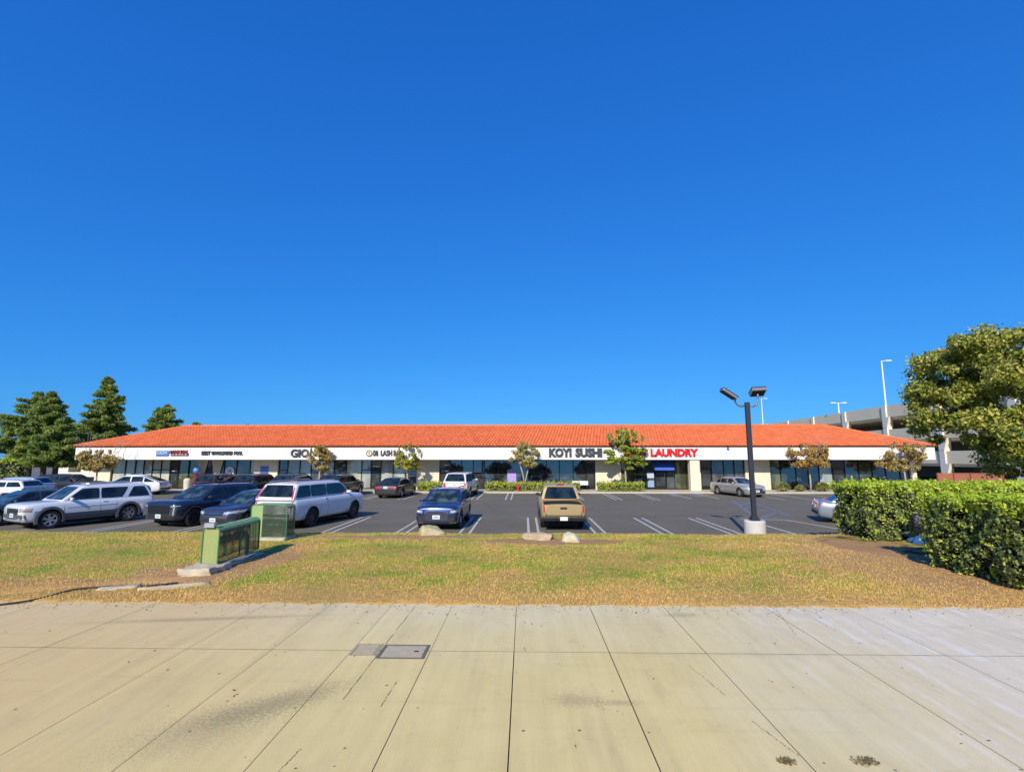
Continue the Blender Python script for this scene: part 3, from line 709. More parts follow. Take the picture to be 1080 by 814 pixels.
def make_car(label, cat, loc, heading, P, group=None, name='parked_car'):
    L_, W_, H_ = P['L'], P['W'], P['H']; hl = L_/2; hw = W_/2
    wr = P['wr']; wb = P['wb']; fo = P['fo']; xf = hl-fo; xr = xf-wb
    belt, hood, deck = P['belt'], P['hood'], P['deck']; zb = P.get('zb', .22)
    c0, c1, c2, c3 = P['cab']          # rear base, rear roof, front roof, windshield base (x)
    root = empty(name, (loc[0], loc[1], LOT+.002), heading); tag(root, label, cat, group)
    nose = P.get('nose', .72); tail = P.get('tail', .8)
    pm = P['paint']; BX = P['kind'] != 'sedan'
    if BX: nose = P.get('nose', .86)
    top = [(-hl, deck*tail), (-hl+.05, deck*(tail*.35+.65)), (-hl+.14, deck), (c0, belt if P['kind'] != 'truck' else deck), (c0+.05 if P['kind'] == 'truck' else c0+.01, belt), (c3, belt), (c3+.08, belt-.01),
           (hl-.45, hood), (hl-.12, hood*(.965 if BX else .93)), (hl-.03, hood*min(.95, nose*1.07)), (hl, hood*nose)]
    wt = [(-hl, .91), (-hl+.06, .965), (-hl+.3, .99), (-hl+.9, 1), (hl-1.1, 1), (hl-.45, .985), (hl-.15, .93), (hl-.04, .88), (hl, .82)] if BX else [(-hl, .86), (-hl+.06, .94), (-hl+.3, .985), (-hl+.9, 1), (hl-1.1, 1), (hl-.45, .97), (hl-.15, .88), (hl, .74)]
    bt = [(-hl, zb+.16), (-hl+.12, zb+.06), (-hl+.5, zb), (hl-.5, zb-.02), (hl-.1, zb), (hl, zb+.08)]
    st = sorted(set([-hl, -hl+.03, -hl+.08, -hl+.14, -hl+.25, -hl+.5, -hl+.9, c0, c0+.06, c3, c3+.1, hl-.9, hl-.6, hl-.35, hl-.2, hl-.1, hl-.05, hl]+[-hl+.9+(L_-1.8)*k/7 for k in range(8)]))
    def ring(x):
        zt = interp(top, x); z0 = interp(bt, x); w_ = hw*interp(wt, x); hh = zt-z0
        half = [(0, z0), (.78*w_, z0), (.93*w_, z0+.04*hh), (.975*w_, z0+.16*hh), (.995*w_, z0+.38*hh), (w_, z0+.62*hh), (.99*w_, z0+.80*hh), (.955*w_, z0+.93*hh), (.90*w_, z0+.985*hh), (.7*w_, zt+.012), (.35*w_, zt+.026), (0, zt+.03)]
        pts = [Vector((x, y, z)) for (y, z) in half]
        return pts+[Vector((x, -y, z)) for (y, z) in half[-2:0:-1]]+[Vector((x, 0, z0))]
    vs, fs = shell_sections(st, ring)
    mb = MB(); mb.add(vs, fs)
    body = mb.build('body', [pm, dark_under], root, smooth=True)
    # wheel arches (and load bed) cut out of the body
    cut = MB(); ar = wr+.055
    for x in (xf, xr):
        for s_ in (-1, 1):
            n = 26; y0, y1 = s_*(hw-.34), s_*(hw+.15)
            prof = [(x+ar*math.cos(2*math.pi*k/n), wr+.01+ar*math.sin(2*math.pi*k/n)) for k in range(n)]
            cut.add([(px, y0, pz) for px, pz in prof]+[(px, y1, pz) for px, pz in prof], [tuple(range(n)), tuple(range(2*n-1, n-1, -1))]+[(k, (k+1) % n, (k+1) % n+n, k+n) for k in range(n)], 0)
    if P['kind'] == 'truck': cut.box(-hl+.10, c0-.08, -hw+.16, hw-.16, .62, 2.0)
    cm = cut.build('cutter', [dark_under]); 
    bpy.context.view_layer.update()
    cm.parent = root
    bpy.context.view_layer.update()
    md = body.modifiers.new('cut', 'BOOLEAN'); md.object = cm; md.operation = 'DIFFERENCE'; md.solver = 'EXACT'; md.material_mode = 'TRANSFER'
    bpy.context.view_layer.update()
    dg = bpy.context.evaluated_depsgraph_get(); nm = bpy.data.meshes.new_from_object(body.evaluated_get(dg))
    body.modifiers.clear(); body.data = nm; bpy.data.objects.remove(cm)
    # cabin shell
    wbl, wrf = hw*.905, hw*P.get('wroof', .70)
    prof = [(c0, belt-.05), (c0+.02, belt+.02)]
    def zr(x):
        if x <= c1: t_ = (x-c0)/(c1-c0); return belt+(H_-.05-belt)*(t_**.9 if P.get('fast') else t_)
        if x >= c2: t_ = (c3-x)/(c3-c2); return belt+(H_-.03-belt)*t_**.93
        t_ = (x-c1)/(c2-c1); return H_-.05+.02*t_+.03*math.sin(t_*math.pi)
    st2 = [c0, c0+(c1-c0)*.25, c0+(c1-c0)*.5, c0+(c1-c0)*.75, c0+(c1-c0)*.93, c1+.05, c1+.2]+[c1+.2+(c2-c1-.4)*k/5 for k in range(1, 5)]+[c2-.2, c2-.05, c2+(c3-c2)*.1, c2+(c3-c2)*.3, c2+(c3-c2)*.55, c2+(c3-c2)*.8, c3]
    def ring2(x):
        z = max(zr(x), belt+.004); hh = z-belt
        def yw(zz): return wbl+(wrf-wbl)*max(0, (zz-belt)/(H_-belt))
        tp = .93 if (x-c0 < .15) else 1
        half = [(0, belt-.08), (wbl, belt-.08), (wbl, belt), (yw(belt+hh*.35), belt+hh*.35), (yw(belt+hh*.7), belt+hh*.7), (yw(belt+hh*.88)-.01, belt+hh*.88), (yw(z)-.035, belt+hh*.965), (yw(z)-.10, z-.004), ((yw(z)-.1)*.6, z+.012*min(1, hh/.3)), (0, z+.02*min(1, hh/.3))]
        pts = [Vector((x, y, q)) for (y, q) in half]
        return pts+[Vector((x, -y, q)) for (y, q) in half[-2:0:-1]]+[Vector((x, 0, belt-.08))]
    vs, fs = shell_sections(st2, ring2)
    cb = MB(); cb.add(vs, fs)
    cab = cb.build('cabin', pm, root, smooth=True)
    def bvh_of(o): return BVHTree.FromPolygons([v.co.copy() for v in o.data.vertices], [tuple(p.vertices) for p in o.data.polygons])
    bB, bC = bvh_of(body), bvh_of(cab)
    gl = P.get('glass', car_glass)
    rt = H_-P.get('glt', .10)                       # top of side glass
    def ix(z, a, b_): t_ = (z-belt)/(H_-belt); return a+(b_-a)*t_
    zl = belt+.035; gh = rt
    f_bot = ix(zl, c3, c2)-.14; f_top = ix(gh, c3, c2)-.14
    r_bot = ix(zl, c0, c1)+(.14 if P['kind'] != 'truck' else .22); r_top = ix(gh, c0, c1)+(.17 if P['kind'] != 'truck' else .22)
    cuts = [p if isinstance(p, float) else p[0] for p in P['pillars']]
    for s_ in (-1, 1):
        edges = [(r_bot, r_top)]+[(p, p) if isinstance(p, float) else (p[0], p[1]) for p in P['pillars']]+[(f_bot, f_top)]
        for i in range(len(edges)-1):
            (xb0, xt0), (xb1, xt1) = edges[i], edges[i+1]
            hwp = [0]+[P.get('bp', .035) if isinstance(p, float) else p[2] for p in P['pillars']]+[0]; m0 = hwp[i]; m1 = hwp[i+1]
            patch(bC, [(xb0+m0, zl), (xb1-m1, zl), (xt1-m1, gh), (xt0+m0, gh)], 'y', s_, .005, 8, 6, parent=root, name='side_window', mat=gl, round_=.04)
    ytop = wrf-.16; ybot = wbl-.10
    patch(bC, [(-ybot, belt+.05), (ybot, belt+.05), (ytop, H_-.085), (-ytop, H_-.085)], 'x', 1, .005, 10, 8, parent=root, name='windshield', mat=P.get('wglass', car_glass_clear), round_=.03)
    rb_ = belt+P.get('rglow', .05)
    patch(bC, [(-ybot, rb_), (ybot, rb_), (ytop+.03, H_-.10), (-ytop-.03, H_-.10)], 'x', -1, .005, 10, 8, parent=root, name='rear_window', mat=gl, round_=.03)
    # wheels
    for x in (xf, xr):
        for s_ in (-1, 1):
            wh = empty('wheel', (x, s_*(hw-.13), wr)); wh.parent = root
            t_ = MB(); tw = .11
            t_.lathe([(wr*.66, -tw), (wr*.93, -tw), (wr, -tw*.75), (wr*1.0, tw*.75), (wr*.93, tw), (wr*.66, tw)], n=28, axis='y')
            t_.build('tyre', tyre_m, wh, smooth=False)
            q = MB(); o_ = s_*tw*.78
            q.lathe([(wr*.66, -s_*tw*.6), (wr*.62, o_*.5), (wr*.66, o_*1.1), (wr*.60, o_*1.05), (wr*.57, o_*.4)], n=24, axis='y')
            ns = P.get('spokes', 5)
            for k_ in range(ns):
                a = 2*math.pi*k_/ns+.3; ca, sa = math.cos(a), math.sin(a); hwid = P.get('spw', .045)
                q.obox((ca*wr*.36, o_*.85, sa*wr*.36), (ca*wr*.28, 0, sa*wr*.28), (0, .012, 0), (-sa*hwid, 0, ca*hwid))
            q.lathe([(0, o_*1.02), (wr*.17, o_*1.0), (wr*.17, o_*.5)], n=12, axis='y')
            q.build('rim', P.get('rim', rim_m), wh)
            q = MB(); q.lathe([(0, o_*.25), (wr*.64, o_*.25)], n=20, axis='y'); q.build('brake_disc', dark_under, wh)
    # arch flares / cladding
    if P.get('flare'):
        for x in (xf, xr):
            for s_ in (-1, 1):
                q = MB(); n = 20; r0, r1 = wr+.045, wr+P.get('flw', .12); y = s_*(hw+.012); yi = s_*(hw-.06)
                rng_ = [R(-18)+R(216)*k/n for k in range(n+1)]
                V_ = []
                for a in rng_:
                    ca, sa = math.cos(a), math.sin(a)
                    V_ += [(x+r0*ca, yi, wr+.01+r0*sa), (x+r0*ca, y, wr+.01+r0*sa), (x+r1*ca, y-s_*.012, wr+.01+r1*sa), (x+r1*ca, yi-s_*.03, wr+.01+r1*sa)]
                Fc = [(k*4+j, k*4+j+1, (k+1)*4+j+1, (k+1)*4+j) for k in range(n) for j in range(3)]
                q.add(V_, Fc); q.build('wheel_arch', P['flare'], root)
    if P.get('clad'):
        zc = P.get('cladz', .5)
        for s_ in (-1, 1):
            patch(bB, [(xr+ar+.02, zb+.03), (xf-ar-.02, zb+.03), (xf-ar-.02, zc), (xr+ar+.02, zc)], 'y', s_, .010, 12, 4, parent=root, name='side_cladding', mat=P['clad'])
        patch(bB, [(-hw*.9, zb+.12), (hw*.9, zb+.12), (hw*.9, zc+.03), (-hw*.9, zc+.03)], 'x', 1, .012, 20, 4, parent=root, name='front_bumper', mat=P['clad'])
        patch(bB, [(-hw*.9, zb+.18), (hw*.9, zb+.18), (hw*.9, zc+.05), (-hw*.9, zc+.05)], 'x', -1, .012, 20, 4, parent=root, name='rear_bumper', mat=P['clad'])
    else:
        patch(bB, [(-hw*.72, zb+.13), (hw*.72, zb+.13), (hw*.66, zb+.28), (-hw*.66, zb+.28)], 'x', 1, .008, 16, 3, parent=root, name='lower_grille', mat=black_pl)
        patch(bB, [(-hw*.8, zb+.19), (hw*.8, zb+.19), (hw*.78, zb+.32), (-hw*.78, zb+.32)], 'x', -1, .008, 16, 3, parent=root, name='rear_valance', mat=black_pl)
    # door seams and handles
    for s_ in (-1, 1):
        q = MB()
        xs_ = [xr+ar+.10]+[p for p in cuts if p > xr+.3]+[c3-.12]
        for xd in xs_:
            for (za, zb_) in ((zb+.12, belt-.03),):
                prev = None
                for k_ in range(7):
                    z = za+(zb_-za)*k_/6; hit = bB.ray_cast(Vector((xd, s_*4, z)), Vector((0,-s_,0)))
                    if hit[0] is None: continue
                    p = hit[0]+Vector((0, s_*.003, 0))
                    if prev is not None: q.quad(prev-Vector((.006,0,0)), prev+Vector((.006,0,0)), p+Vector((.006,0,0)), p-Vector((.006,0,0)))
                    prev = p
        if q.v: q.build('door_seam', dark_under, root)
        for xd in [p for p in cuts if p > xr+.3][:2]+([] if P['kind'] == 'truck2' else []):
            for dx in (-.16,):
                q = MB(); z = belt-.10; hit = bB.ray_cast(Vector((xd+dx, s_*4, z)), Vector((0,-s_,0)))
                if hit[0] is not None:
                    q.obox(hit[0]+Vector((0, s_*.015, 0)), (.09,0,0), (0,.014,0), (0,0,.014)); q.build('door_handle', P.get('hnd', pm), root)
    for s_ in (-1, 1):      # moulded crease along the flank
        zc_ = belt-.24; patch(bB, [(xr+ar+.1, zc_-.012), (xf-ar-.1, zc_-.03), (xf-ar-.1, zc_+.0), (xr+ar+.1, zc_+.018)], 'y', s_, .012, 14, 1, parent=root, name='side_crease', mat=pm)
    # mirrors
    for s_ in (-1, 1):
        q = MB(); xm = ix(belt+.1, c3, c2)-.22
        q.obox((xm, s_*(wbl+.11), belt+.09), (.05,.02*s_,0), (-.01,.09,0), (0,0,.06)); q.obox((xm, s_*(wbl+.01), belt+.03), (.025,0,0), (0,.05,0), (0,0,.02))
        mo = q.build('mirror', P.get('mir', pm), root, bevel=.02)
    # front
    for s_ in (-1, 1):
        hq = P['head']; q0 = [(s_*a, b_) for (a, b_) in hq]
        patch(bB, q0, 'x', 1, .008, 10, 5, dirv=(-1, -.55*s_, 0) if False else None, parent=root, name='headlight', mat=P.get('hmat', clear_lens))
        tq = P['taillight']; q0 = [(s_*min(a, hw*.885), b_) for (a, b_) in tq]
        tgt = bB
        patch(bB, q0, 'x', -1, .010, 8, 6, parent=root, name='taillight', mat=red_lens)
        if P.get('tail_up'):
            q0 = [(s_*a, b_) for (a, b_) in P['tail_up']]
            patch(bC, q0, 'x', -1, .010, 4, 6, parent=root, name='taillight', mat=red_lens)
    for (eq, em, en) in P.get('extra', ()):
        for s_ in (-1, 1): patch(bB, [(s_*a, b_) for (a, b_) in eq], 'x', 1, .016, 8, 4, parent=root, name=en, mat=em)
    gq = P['grille']
    patch(bB, gq, 'x', 1, .009, 14, 6, parent=root, name='grille', mat=P.get('gmat', black_pl), round_=.05)
    if P.get('bars'):
        x0_, z0_ = gq[0]; x1_, z1_ = gq[2]; nbar = P['bars']
        for k_ in range(nbar):
            z = z0_+(z1_-z0_)*(k_+.6)/nbar; patch(bB, [(-x1_*.95, z), (x1_*.95, z), (x1_*.95, z+.02), (-x1_*.95, z+.02)], 'x', 1, .018, 12, 1, parent=root, name='grille_bar', mat=chrome_m)
    if P.get('surround'):
        q = MB(); (ax_, az_), _, (bx_, bz_), _ = gq
        pts = []
        for k_ in range(33):
            a = 2*math.pi*k_/32; ca, sa = math.cos(a), math.sin(a)
            yy = (abs(ca)**.55)*(1 if ca > 0 else -1)*bx_*1.03; zz = (az_+bz_)/2+(abs(sa)**.55)*(1 if sa > 0 else -1)*(bz_-az_)/2*1.05
            hit = bB.ray_cast(Vector((5, yy, zz)), Vector((-1,0,0)))
            if hit[0] is not None: pts.append(hit[0]+Vector((.008,0,0)))
        q.tube(pts, .022, 6, False); q.build('grille_surround', chrome_m, root)
    fz = P.get('fplate', zb+.28); rz_ = P.get('rplate', .75)
    for (sx, z) in ((1, fz), (-1, rz_)):
        hit = bB.ray_cast(Vector((sx*5, 0, z)), Vector((-sx,0,0)))
        if hit[0] is not None:
            q = MB(); q.obox(hit[0]+Vector((sx*.022,0,0)), (.008,0,0), (0,.155,0), (0,0,.078)); q.build('licence_plate', plate_m, root)
            q = MB(); q.obox(hit[0]+Vector((sx*.032,0,0)), (.003,0,0), (0,.11,0), (0,0,.03)); q.build('plate_number', simple('plate_print', (.30,.34,.45), .5), root)
    if P.get('rails'):
        for s_ in (-1, 1):
            q = MB(); y = s_*(wrf-.12); q.tube([(c1+.12, y, H_-.02), (c1+.2, y, H_+.045), (c2-.35, y, H_+.05), (c2-.22, y, H_-.01)], .022, 6); q.build('roof_rail', P['rails'], root)
    if P.get('chrome_line'):
        for s_ in (-1, 1):
            q = MB(); q.tube([(r_bot, s_*(wbl+.004), belt+.012), (f_bot, s_*(wbl+.004), belt+.012)], .010, 5); q.build('window_trim', chrome_m, root)
    # underbody
    q = MB(); q.box(-hl+.35, hl-.35, -hw+.30, hw-.30, .17, zb+.12); q.build('underbody', dark_under, root)
    root['dims'] = 0; del root['dims']
    return root, bB, bC
def suv(**k):
    d = dict(kind='suv', L=4.8, W=1.9, H=1.76, wr=.37, wb=2.8, fo=.9, zb=.33, glt=.15, belt=1.12, hood=1.09, deck=1.12, cab=(-2.32,-1.95,.35,1.12), pillars=(-1.2,-.25), wroof=.74, tail=.72,
             head=[(.56,.82), (.93,.84), (.93,.97), (.60,.95)], taillight=[(.62,.80), (.93,.80), (.93,1.02), (.66,1.02)],
             grille=[(-.45,.62), (.45,.62), (.52,.90), (-.52,.90)], rglow=.08)
    d.update(k); return d
def sedan(**k):
    d = dict(kind='sedan', L=4.8, W=1.84, H=1.45, wr=.33, wb=2.8, fo=.92, belt=.95, hood=.90, deck=1.0, cab=(-1.85,-1.05,.25,1.25), pillars=(-.98,-.12), wroof=.66, tail=.66, zb=.19, fast=True,
             head=[(.50,.58), (.90,.62), (.90,.74), (.55,.70)], taillight=[(.45,.72), (.90,.72), (.90,.88), (.50,.86)],
             grille=[(-.42,.46), (.42,.46), (.46,.66), (-.46,.66)])
    d.update(k); return d
# 1 silver mid-size SUV with grey cladding
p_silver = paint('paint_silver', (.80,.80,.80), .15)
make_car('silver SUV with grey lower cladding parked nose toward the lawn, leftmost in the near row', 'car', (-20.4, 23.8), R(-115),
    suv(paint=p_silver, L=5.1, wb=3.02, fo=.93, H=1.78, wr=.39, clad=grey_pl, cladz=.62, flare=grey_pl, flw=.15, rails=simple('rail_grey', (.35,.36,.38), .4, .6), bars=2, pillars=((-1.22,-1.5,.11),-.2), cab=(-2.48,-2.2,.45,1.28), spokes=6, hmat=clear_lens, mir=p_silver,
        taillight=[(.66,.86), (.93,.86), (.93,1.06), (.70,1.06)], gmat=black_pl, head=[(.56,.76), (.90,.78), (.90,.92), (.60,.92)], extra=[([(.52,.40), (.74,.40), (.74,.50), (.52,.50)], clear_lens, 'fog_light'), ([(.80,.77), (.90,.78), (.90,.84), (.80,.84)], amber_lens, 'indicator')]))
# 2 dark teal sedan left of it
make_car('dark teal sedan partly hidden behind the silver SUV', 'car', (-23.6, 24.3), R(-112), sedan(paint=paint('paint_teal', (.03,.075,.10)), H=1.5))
# 3 big navy SUV
make_car('dark navy SUV with dark grille and bright upright lamps, between silver SUV and blue-grey sedan', 'car', (-15.1, 24.7), R(-107),
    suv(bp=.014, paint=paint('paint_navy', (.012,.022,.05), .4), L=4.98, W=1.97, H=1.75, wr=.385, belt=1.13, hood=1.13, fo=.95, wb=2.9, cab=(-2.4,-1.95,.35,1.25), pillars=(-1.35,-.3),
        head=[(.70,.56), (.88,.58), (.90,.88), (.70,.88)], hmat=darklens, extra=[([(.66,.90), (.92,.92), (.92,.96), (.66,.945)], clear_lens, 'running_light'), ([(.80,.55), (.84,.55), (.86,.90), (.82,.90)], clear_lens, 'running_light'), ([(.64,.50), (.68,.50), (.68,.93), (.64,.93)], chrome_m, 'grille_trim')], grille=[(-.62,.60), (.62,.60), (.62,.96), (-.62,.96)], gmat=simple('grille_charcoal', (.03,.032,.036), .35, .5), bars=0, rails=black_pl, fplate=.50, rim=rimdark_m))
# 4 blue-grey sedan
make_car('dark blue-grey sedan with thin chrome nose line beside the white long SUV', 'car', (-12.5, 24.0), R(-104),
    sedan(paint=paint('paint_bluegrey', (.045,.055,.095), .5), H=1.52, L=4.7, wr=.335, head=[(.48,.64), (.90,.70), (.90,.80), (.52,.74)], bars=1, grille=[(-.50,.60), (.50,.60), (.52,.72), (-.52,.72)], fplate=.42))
# 5 white long SUV
p_white = paint('paint_white', (.74,.75,.76), 0, .35)
make_car('long white SUV seen from behind with tall red tail lamps and tinted glass', 'car', (-9.95, 24.6), R(77),
    suv(paint=p_white, bp=.014, L=5.7, W=2.06, H=1.94, wr=.42, wb=3.4, fo=1.0, belt=1.27, hood=1.22, deck=1.27, glt=.13, zb=.34, cab=(-2.82,-2.45,.75,1.55), pillars=(-1.6,-.45,.5)[:2], wroof=.78, rim=rimdark_m,
        taillight=[(.86,.80), (.97,.80), (.97,1.22), (.86,1.22)], tail_up=[(.83,1.28), (.90,1.28), (.775,1.76), (.735,1.76)], rails=simple('rail_grey', (.35,.36,.38), .4, .6), glass=car_glass, chrome_line=True, rplate=.72,
        head=[(.62,.90), (.95,.90), (.95,1.0), (.62,1.0)], spokes=7))
# 6 blue SUV facing the lawn
make_car('bright navy blue SUV facing the lawn behind the largest boulder', 'car', (-3.62, 24.0), R(-91.5),
    suv(bp=.014, paint=paint('paint_blue', (.006,.030,.13), .4), L=4.5, W=1.86, H=1.60, wr=.365, wb=2.68, zb=.27, belt=1.03, hood=1.02, deck=1.04, cab=(-2.15,-1.7,.25,1.05), pillars=(-1.2,-.28), surround=True, rails=simple('rail_grey', (.35,.36,.38), .4, .6),
        head=[(.58,.72), (.90,.75), (.90,.84), (.60,.83)], grille=[(-.47,.42), (.47,.42), (.50,.80), (-.50,.80)], gmat=simple('grille_mauve', (.06,.055,.085), .4, .3), fplate=.56, extra=[([(.56,.36), (.84,.38), (.86,.58), (.60,.54)], black_pl, 'air_intake'), ([(.56,.32), (.86,.33), (.86,.355), (.56,.345)], chrome_m, 'bumper_trim')], taillight=[(.5,.78), (.9,.78), (.9,.92), (.55,.92)]))
# 7 tan pickup
p_tan = paint('paint_tan', (.40,.29,.13), .1, .5, .4)
tr, tb, tc = make_car('tan pickup truck with black bumper backed in above the two light boulders', 'pickup truck', (1.62, 24.5), R(90),
    dict(kind='truck', paint=p_tan, L=5.35, W=1.9, H=1.79, wr=.385, wb=3.2, fo=.9, belt=1.17, hood=1.12, deck=1.07, zb=.42, glt=.13, cab=(-.92,-.72,.55,1.25), pillars=(-.05,), wroof=.76, tail=.97, rglow=.0, flare=black_pl, flw=.09,
        head=[(.58,.82), (.93,.85), (.93,.98), (.60,.95)], taillight=[(.78,.76), (.955,.76), (.955,1.03), (.78,1.03)], grille=[(-.5,.68), (.5,.68), (.55,.98), (-.55,.98)], rplate=.52, mir=black_pl, rim=rimdark_m), name='pickup_truck')
q = patch(tb, [(-.73,.64), (.73,.64), (.73,1.045), (-.73,1.045)], 'x', -1, .012, 12, 6, parent=tr, name='tailgate', mat=p_tan, round_=.02)
hnd = MB(); hnd.obox((-2.70, 0, .93), (.012,0,0), (0,.14,0), (0,0,.035)); hnd.build('handle', black_pl, q)
bm_ = MB(); bm_.box(-2.86, -2.64, -.93, -.30, .42, .58); bm_.box(-2.86, -2.64, .30, .93, .42, .58); bm_.box(-2.80, -2.64, -.30, .30, .42, .56); bm_.build('rear_bumper', simple('bumper_dark_metal', (.035,.035,.038), .35, .5), tr, bevel=.025)
q = MB(); q.box(-2.815, -2.80, -.155, .155, .44, .59); q.build('licence_plate', plate_m, tr)
q = MB(); q.box(-.74, -.6, -.16, .16, 1.785, 1.83); q.build('third_brake_light', red_lens, tr, bevel=.01)
# 8 black sedan from behind
make_car('black sedan seen from behind in the far row below the yellow green tree', 'car', (-9.95, 40.4), R(84), sedan(paint=paint('paint_black', (.008,.009,.010), .3), L=4.85, H=1.46, cab=(-1.9,-1.15,.3,1.25), taillight=[(.30,.74), (.90,.74), (.90,.86), (.40,.86)], rplate=.80))
# 9 white SUV from behind
make_car('white SUV seen from behind in the far row beside the low hedge', 'car', (-4.95, 41.0), R(84), suv(paint=paint('paint_white_warm', (.66,.66,.66), 0), L=4.9, W=1.95, H=1.86, wr=.39, belt=1.15, hood=1.12, deck=1.15, cab=(-2.4,-2.0,.5,1.3), taillight=[(.66,.82), (.95,.82), (.95,1.12), (.70,1.12)], rglow=.06, rplate=.95, pillars=(-1.25,-.2)))
# 10 silver sedan on the right
make_car('silver sedan parked beside the lamp post in the far row', 'car', (16.95, 42.0), R(-76), sedan(paint=paint('paint_champagne', (.48,.47,.44), .5), L=4.8, H=1.46, bars=2))
# 11 pale blue-grey sedan by hedge
make_car('pale blue-grey sedan partly hidden behind the left end of the hedge', 'car', (16.2, 24.9), R(-18), sedan(paint=paint('paint_paleblue', (.36,.42,.50), .5), L=4.65, H=1.46, wr=.335, spokes=7, spw=.03, taillight=[(.50,.74), (.90,.70), (.90,.92), (.55,.90)]))
# 12.. left background cars
make_car('white sloping back SUV parked side on in front of the leftmost shopfront', 'car', (-31.75, 41.7), R(188), suv(paint=paint('paint_white_b', (.74,.75,.77), 0), L=4.75, W=1.92, H=1.62, zb=.24, belt=1.0, hood=.93, deck=1.05, cab=(-2.25,-.7,.35,1.5), pillars=(-1.05,-.1), wroof=.68, fast=True, rim=rimdark_m))
make_car('black SUV side on at the left of the white sloping back SUV', 'car', (-36.8, 41.3), R(2), suv(paint=paint('paint_black_b', (.012,.013,.016), .3), L=4.7, H=1.66, taillight=[(.55,.84), (.93,.84), (.93,1.06), (.60,1.06)]))
make_car('pale blue hatchback with red tail lamp behind the silver SUV', 'car', (-37.2, 37.2), R(186), suv(paint=paint('paint_iceblue', (.40,.46,.56), .4), L=4.5, H=1.6, belt=1.02, cab=(-2.1,-1.7,.2,1.0)))
make_car('white car with red tail lamps at the left edge behind the teal sedan', 'car', (-34.0, 32.8), R(185), suv(paint=paint('paint_white_c', (.72,.72,.74), 0), L=4.6, H=1.6))
for (x, y, hd, kind, colr, lab) in (
    (-24.0, 40.9, 86, 'suv', (.05,.012,.016), 'dark maroon SUV in the far row, left of the black SUV by the blue poster'),
    (-21.0, 40.8, 86, 'suv', (.012,.013,.015), 'black SUV in the far row in front of the wall with the blue poster'),
    (-17.9, 40.6, 86, 'suv', (.02,.03,.06), 'dark blue SUV in the far row below the GIO sign'),
    (-14.3, 40.4, 84, 'suv', (.015,.013,.012), 'dark SUV in the far row showing beyond the nose of the long white SUV')):
    make_car(lab, 'car', (x, y), R(hd), suv(paint=paint('paint_bg', colr, .3), L=4.7, H=1.72, rails=black_pl))
for (x, y, hd, kind, colr, lab) in (
    (41.2, 40.5, 178, 's', (.10,.10,.12), 'dark grey sedan beyond the hedge, right of the red fence'),
    (45.4, 42.5, 182, 's', (.08,.10,.22), 'blue sedan beyond the hedge under the big leafy tree'),
    (37.5, 36.0, 182, 's', (.16,.055,.04), 'brownish sedan beyond the hedge in front of the dark grey sedan')):
    make_car(lab, 'car', (x, y), R(hd), sedan(paint=paint('paint_bgr', colr, .4)))

# ------------------------------------------------------------------ lamp post
lp = empty('lamp_post', (8.28, 19.15, LOT)); tag(lp, 'dark square lamp post with two angled lamp heads on a round concrete footing', 'lamp post')
q = MB(); q.lathe([(0,0), (.365,0), (.365,.74), (.345,.78), (0,.78)], n=32); q.build('footing', simple('footing_concrete', (.60,.56,.50), .9, var=.2, vs=4, bmp=.4), lp)
pole_m = simple('pole_bronze', (.045,.05,.065), .45, .4)
q = MB(); q.box(-.075, .075, -.075, .075, .80, 5.05); q.build('pole', pole_m, lp, bevel=.008)
q = MB(); q.box(-.16, .16, -.16, .16, .78, .81); q.box(-.11, .11, -.11, .11, .81, .93)
for a in (-1, 1):
    for b_ in (-1, 1): q.lathe([(0,.86), (.02,.86), (.02,.80)], (a*.13, b_*.13, 0), 'z', 8)
q.build('base_plate', pole_m, lp, bevel=.006)
arm_m = simple('arm_grey', (.20,.20,.20), .45, .5)
for (s_, pts) in ((-1, [(-.08,0,4.92), (-.24,0,4.90), (-.36,0,4.95), (-.43,0,5.06), (-.45,0,5.22)]), (1, [(.08,0,4.92), (.22,0,4.90), (.33,0,4.95), (.39,0,5.06), (.41,0,5.32)])):
    q = MB(); q.tube(pts, .032, 8); q.lathe([(.045,0), (.045,.1), (.0,.1)], (pts[-1][0], 0, pts[-1][2]-.05), 'z', 10); q.build('arm', arm_m, lp, smooth=True)
def head(c, ax, ay, az, name='lamp_head'):
    h = empty(name, c); h.parent = lp
    q = MB(); q.obox((0,0,0), Vector(ax), Vector(ay), Vector(az)); q.build('housing', simple('lamp_housing', (.30,.27,.25), .4, .4), h, bevel=.01)
    n = Vector(az).normalized(); q = MB(); q.obox(n*(Vector(az).length+.012), Vector(ax)*1.04, Vector(ay)*1.04, n*.014); q.build('top_panel', simple('solar_panel', (.012,.016,.035), .25), h)
    q = MB(); q.obox(-n*(Vector(az).length+.01), Vector(ax)*.9, Vector(ay)*.9, n*.012); q.build('led_panel', black_pl, h)
head((-.66, .0, 5.36), (-.25,0,.17), (0,.20,0), (.022,0,.034))
head((.42, .0, 5.44), (.26,0,.015), (0,.15,-.10), (0,.035,.055))

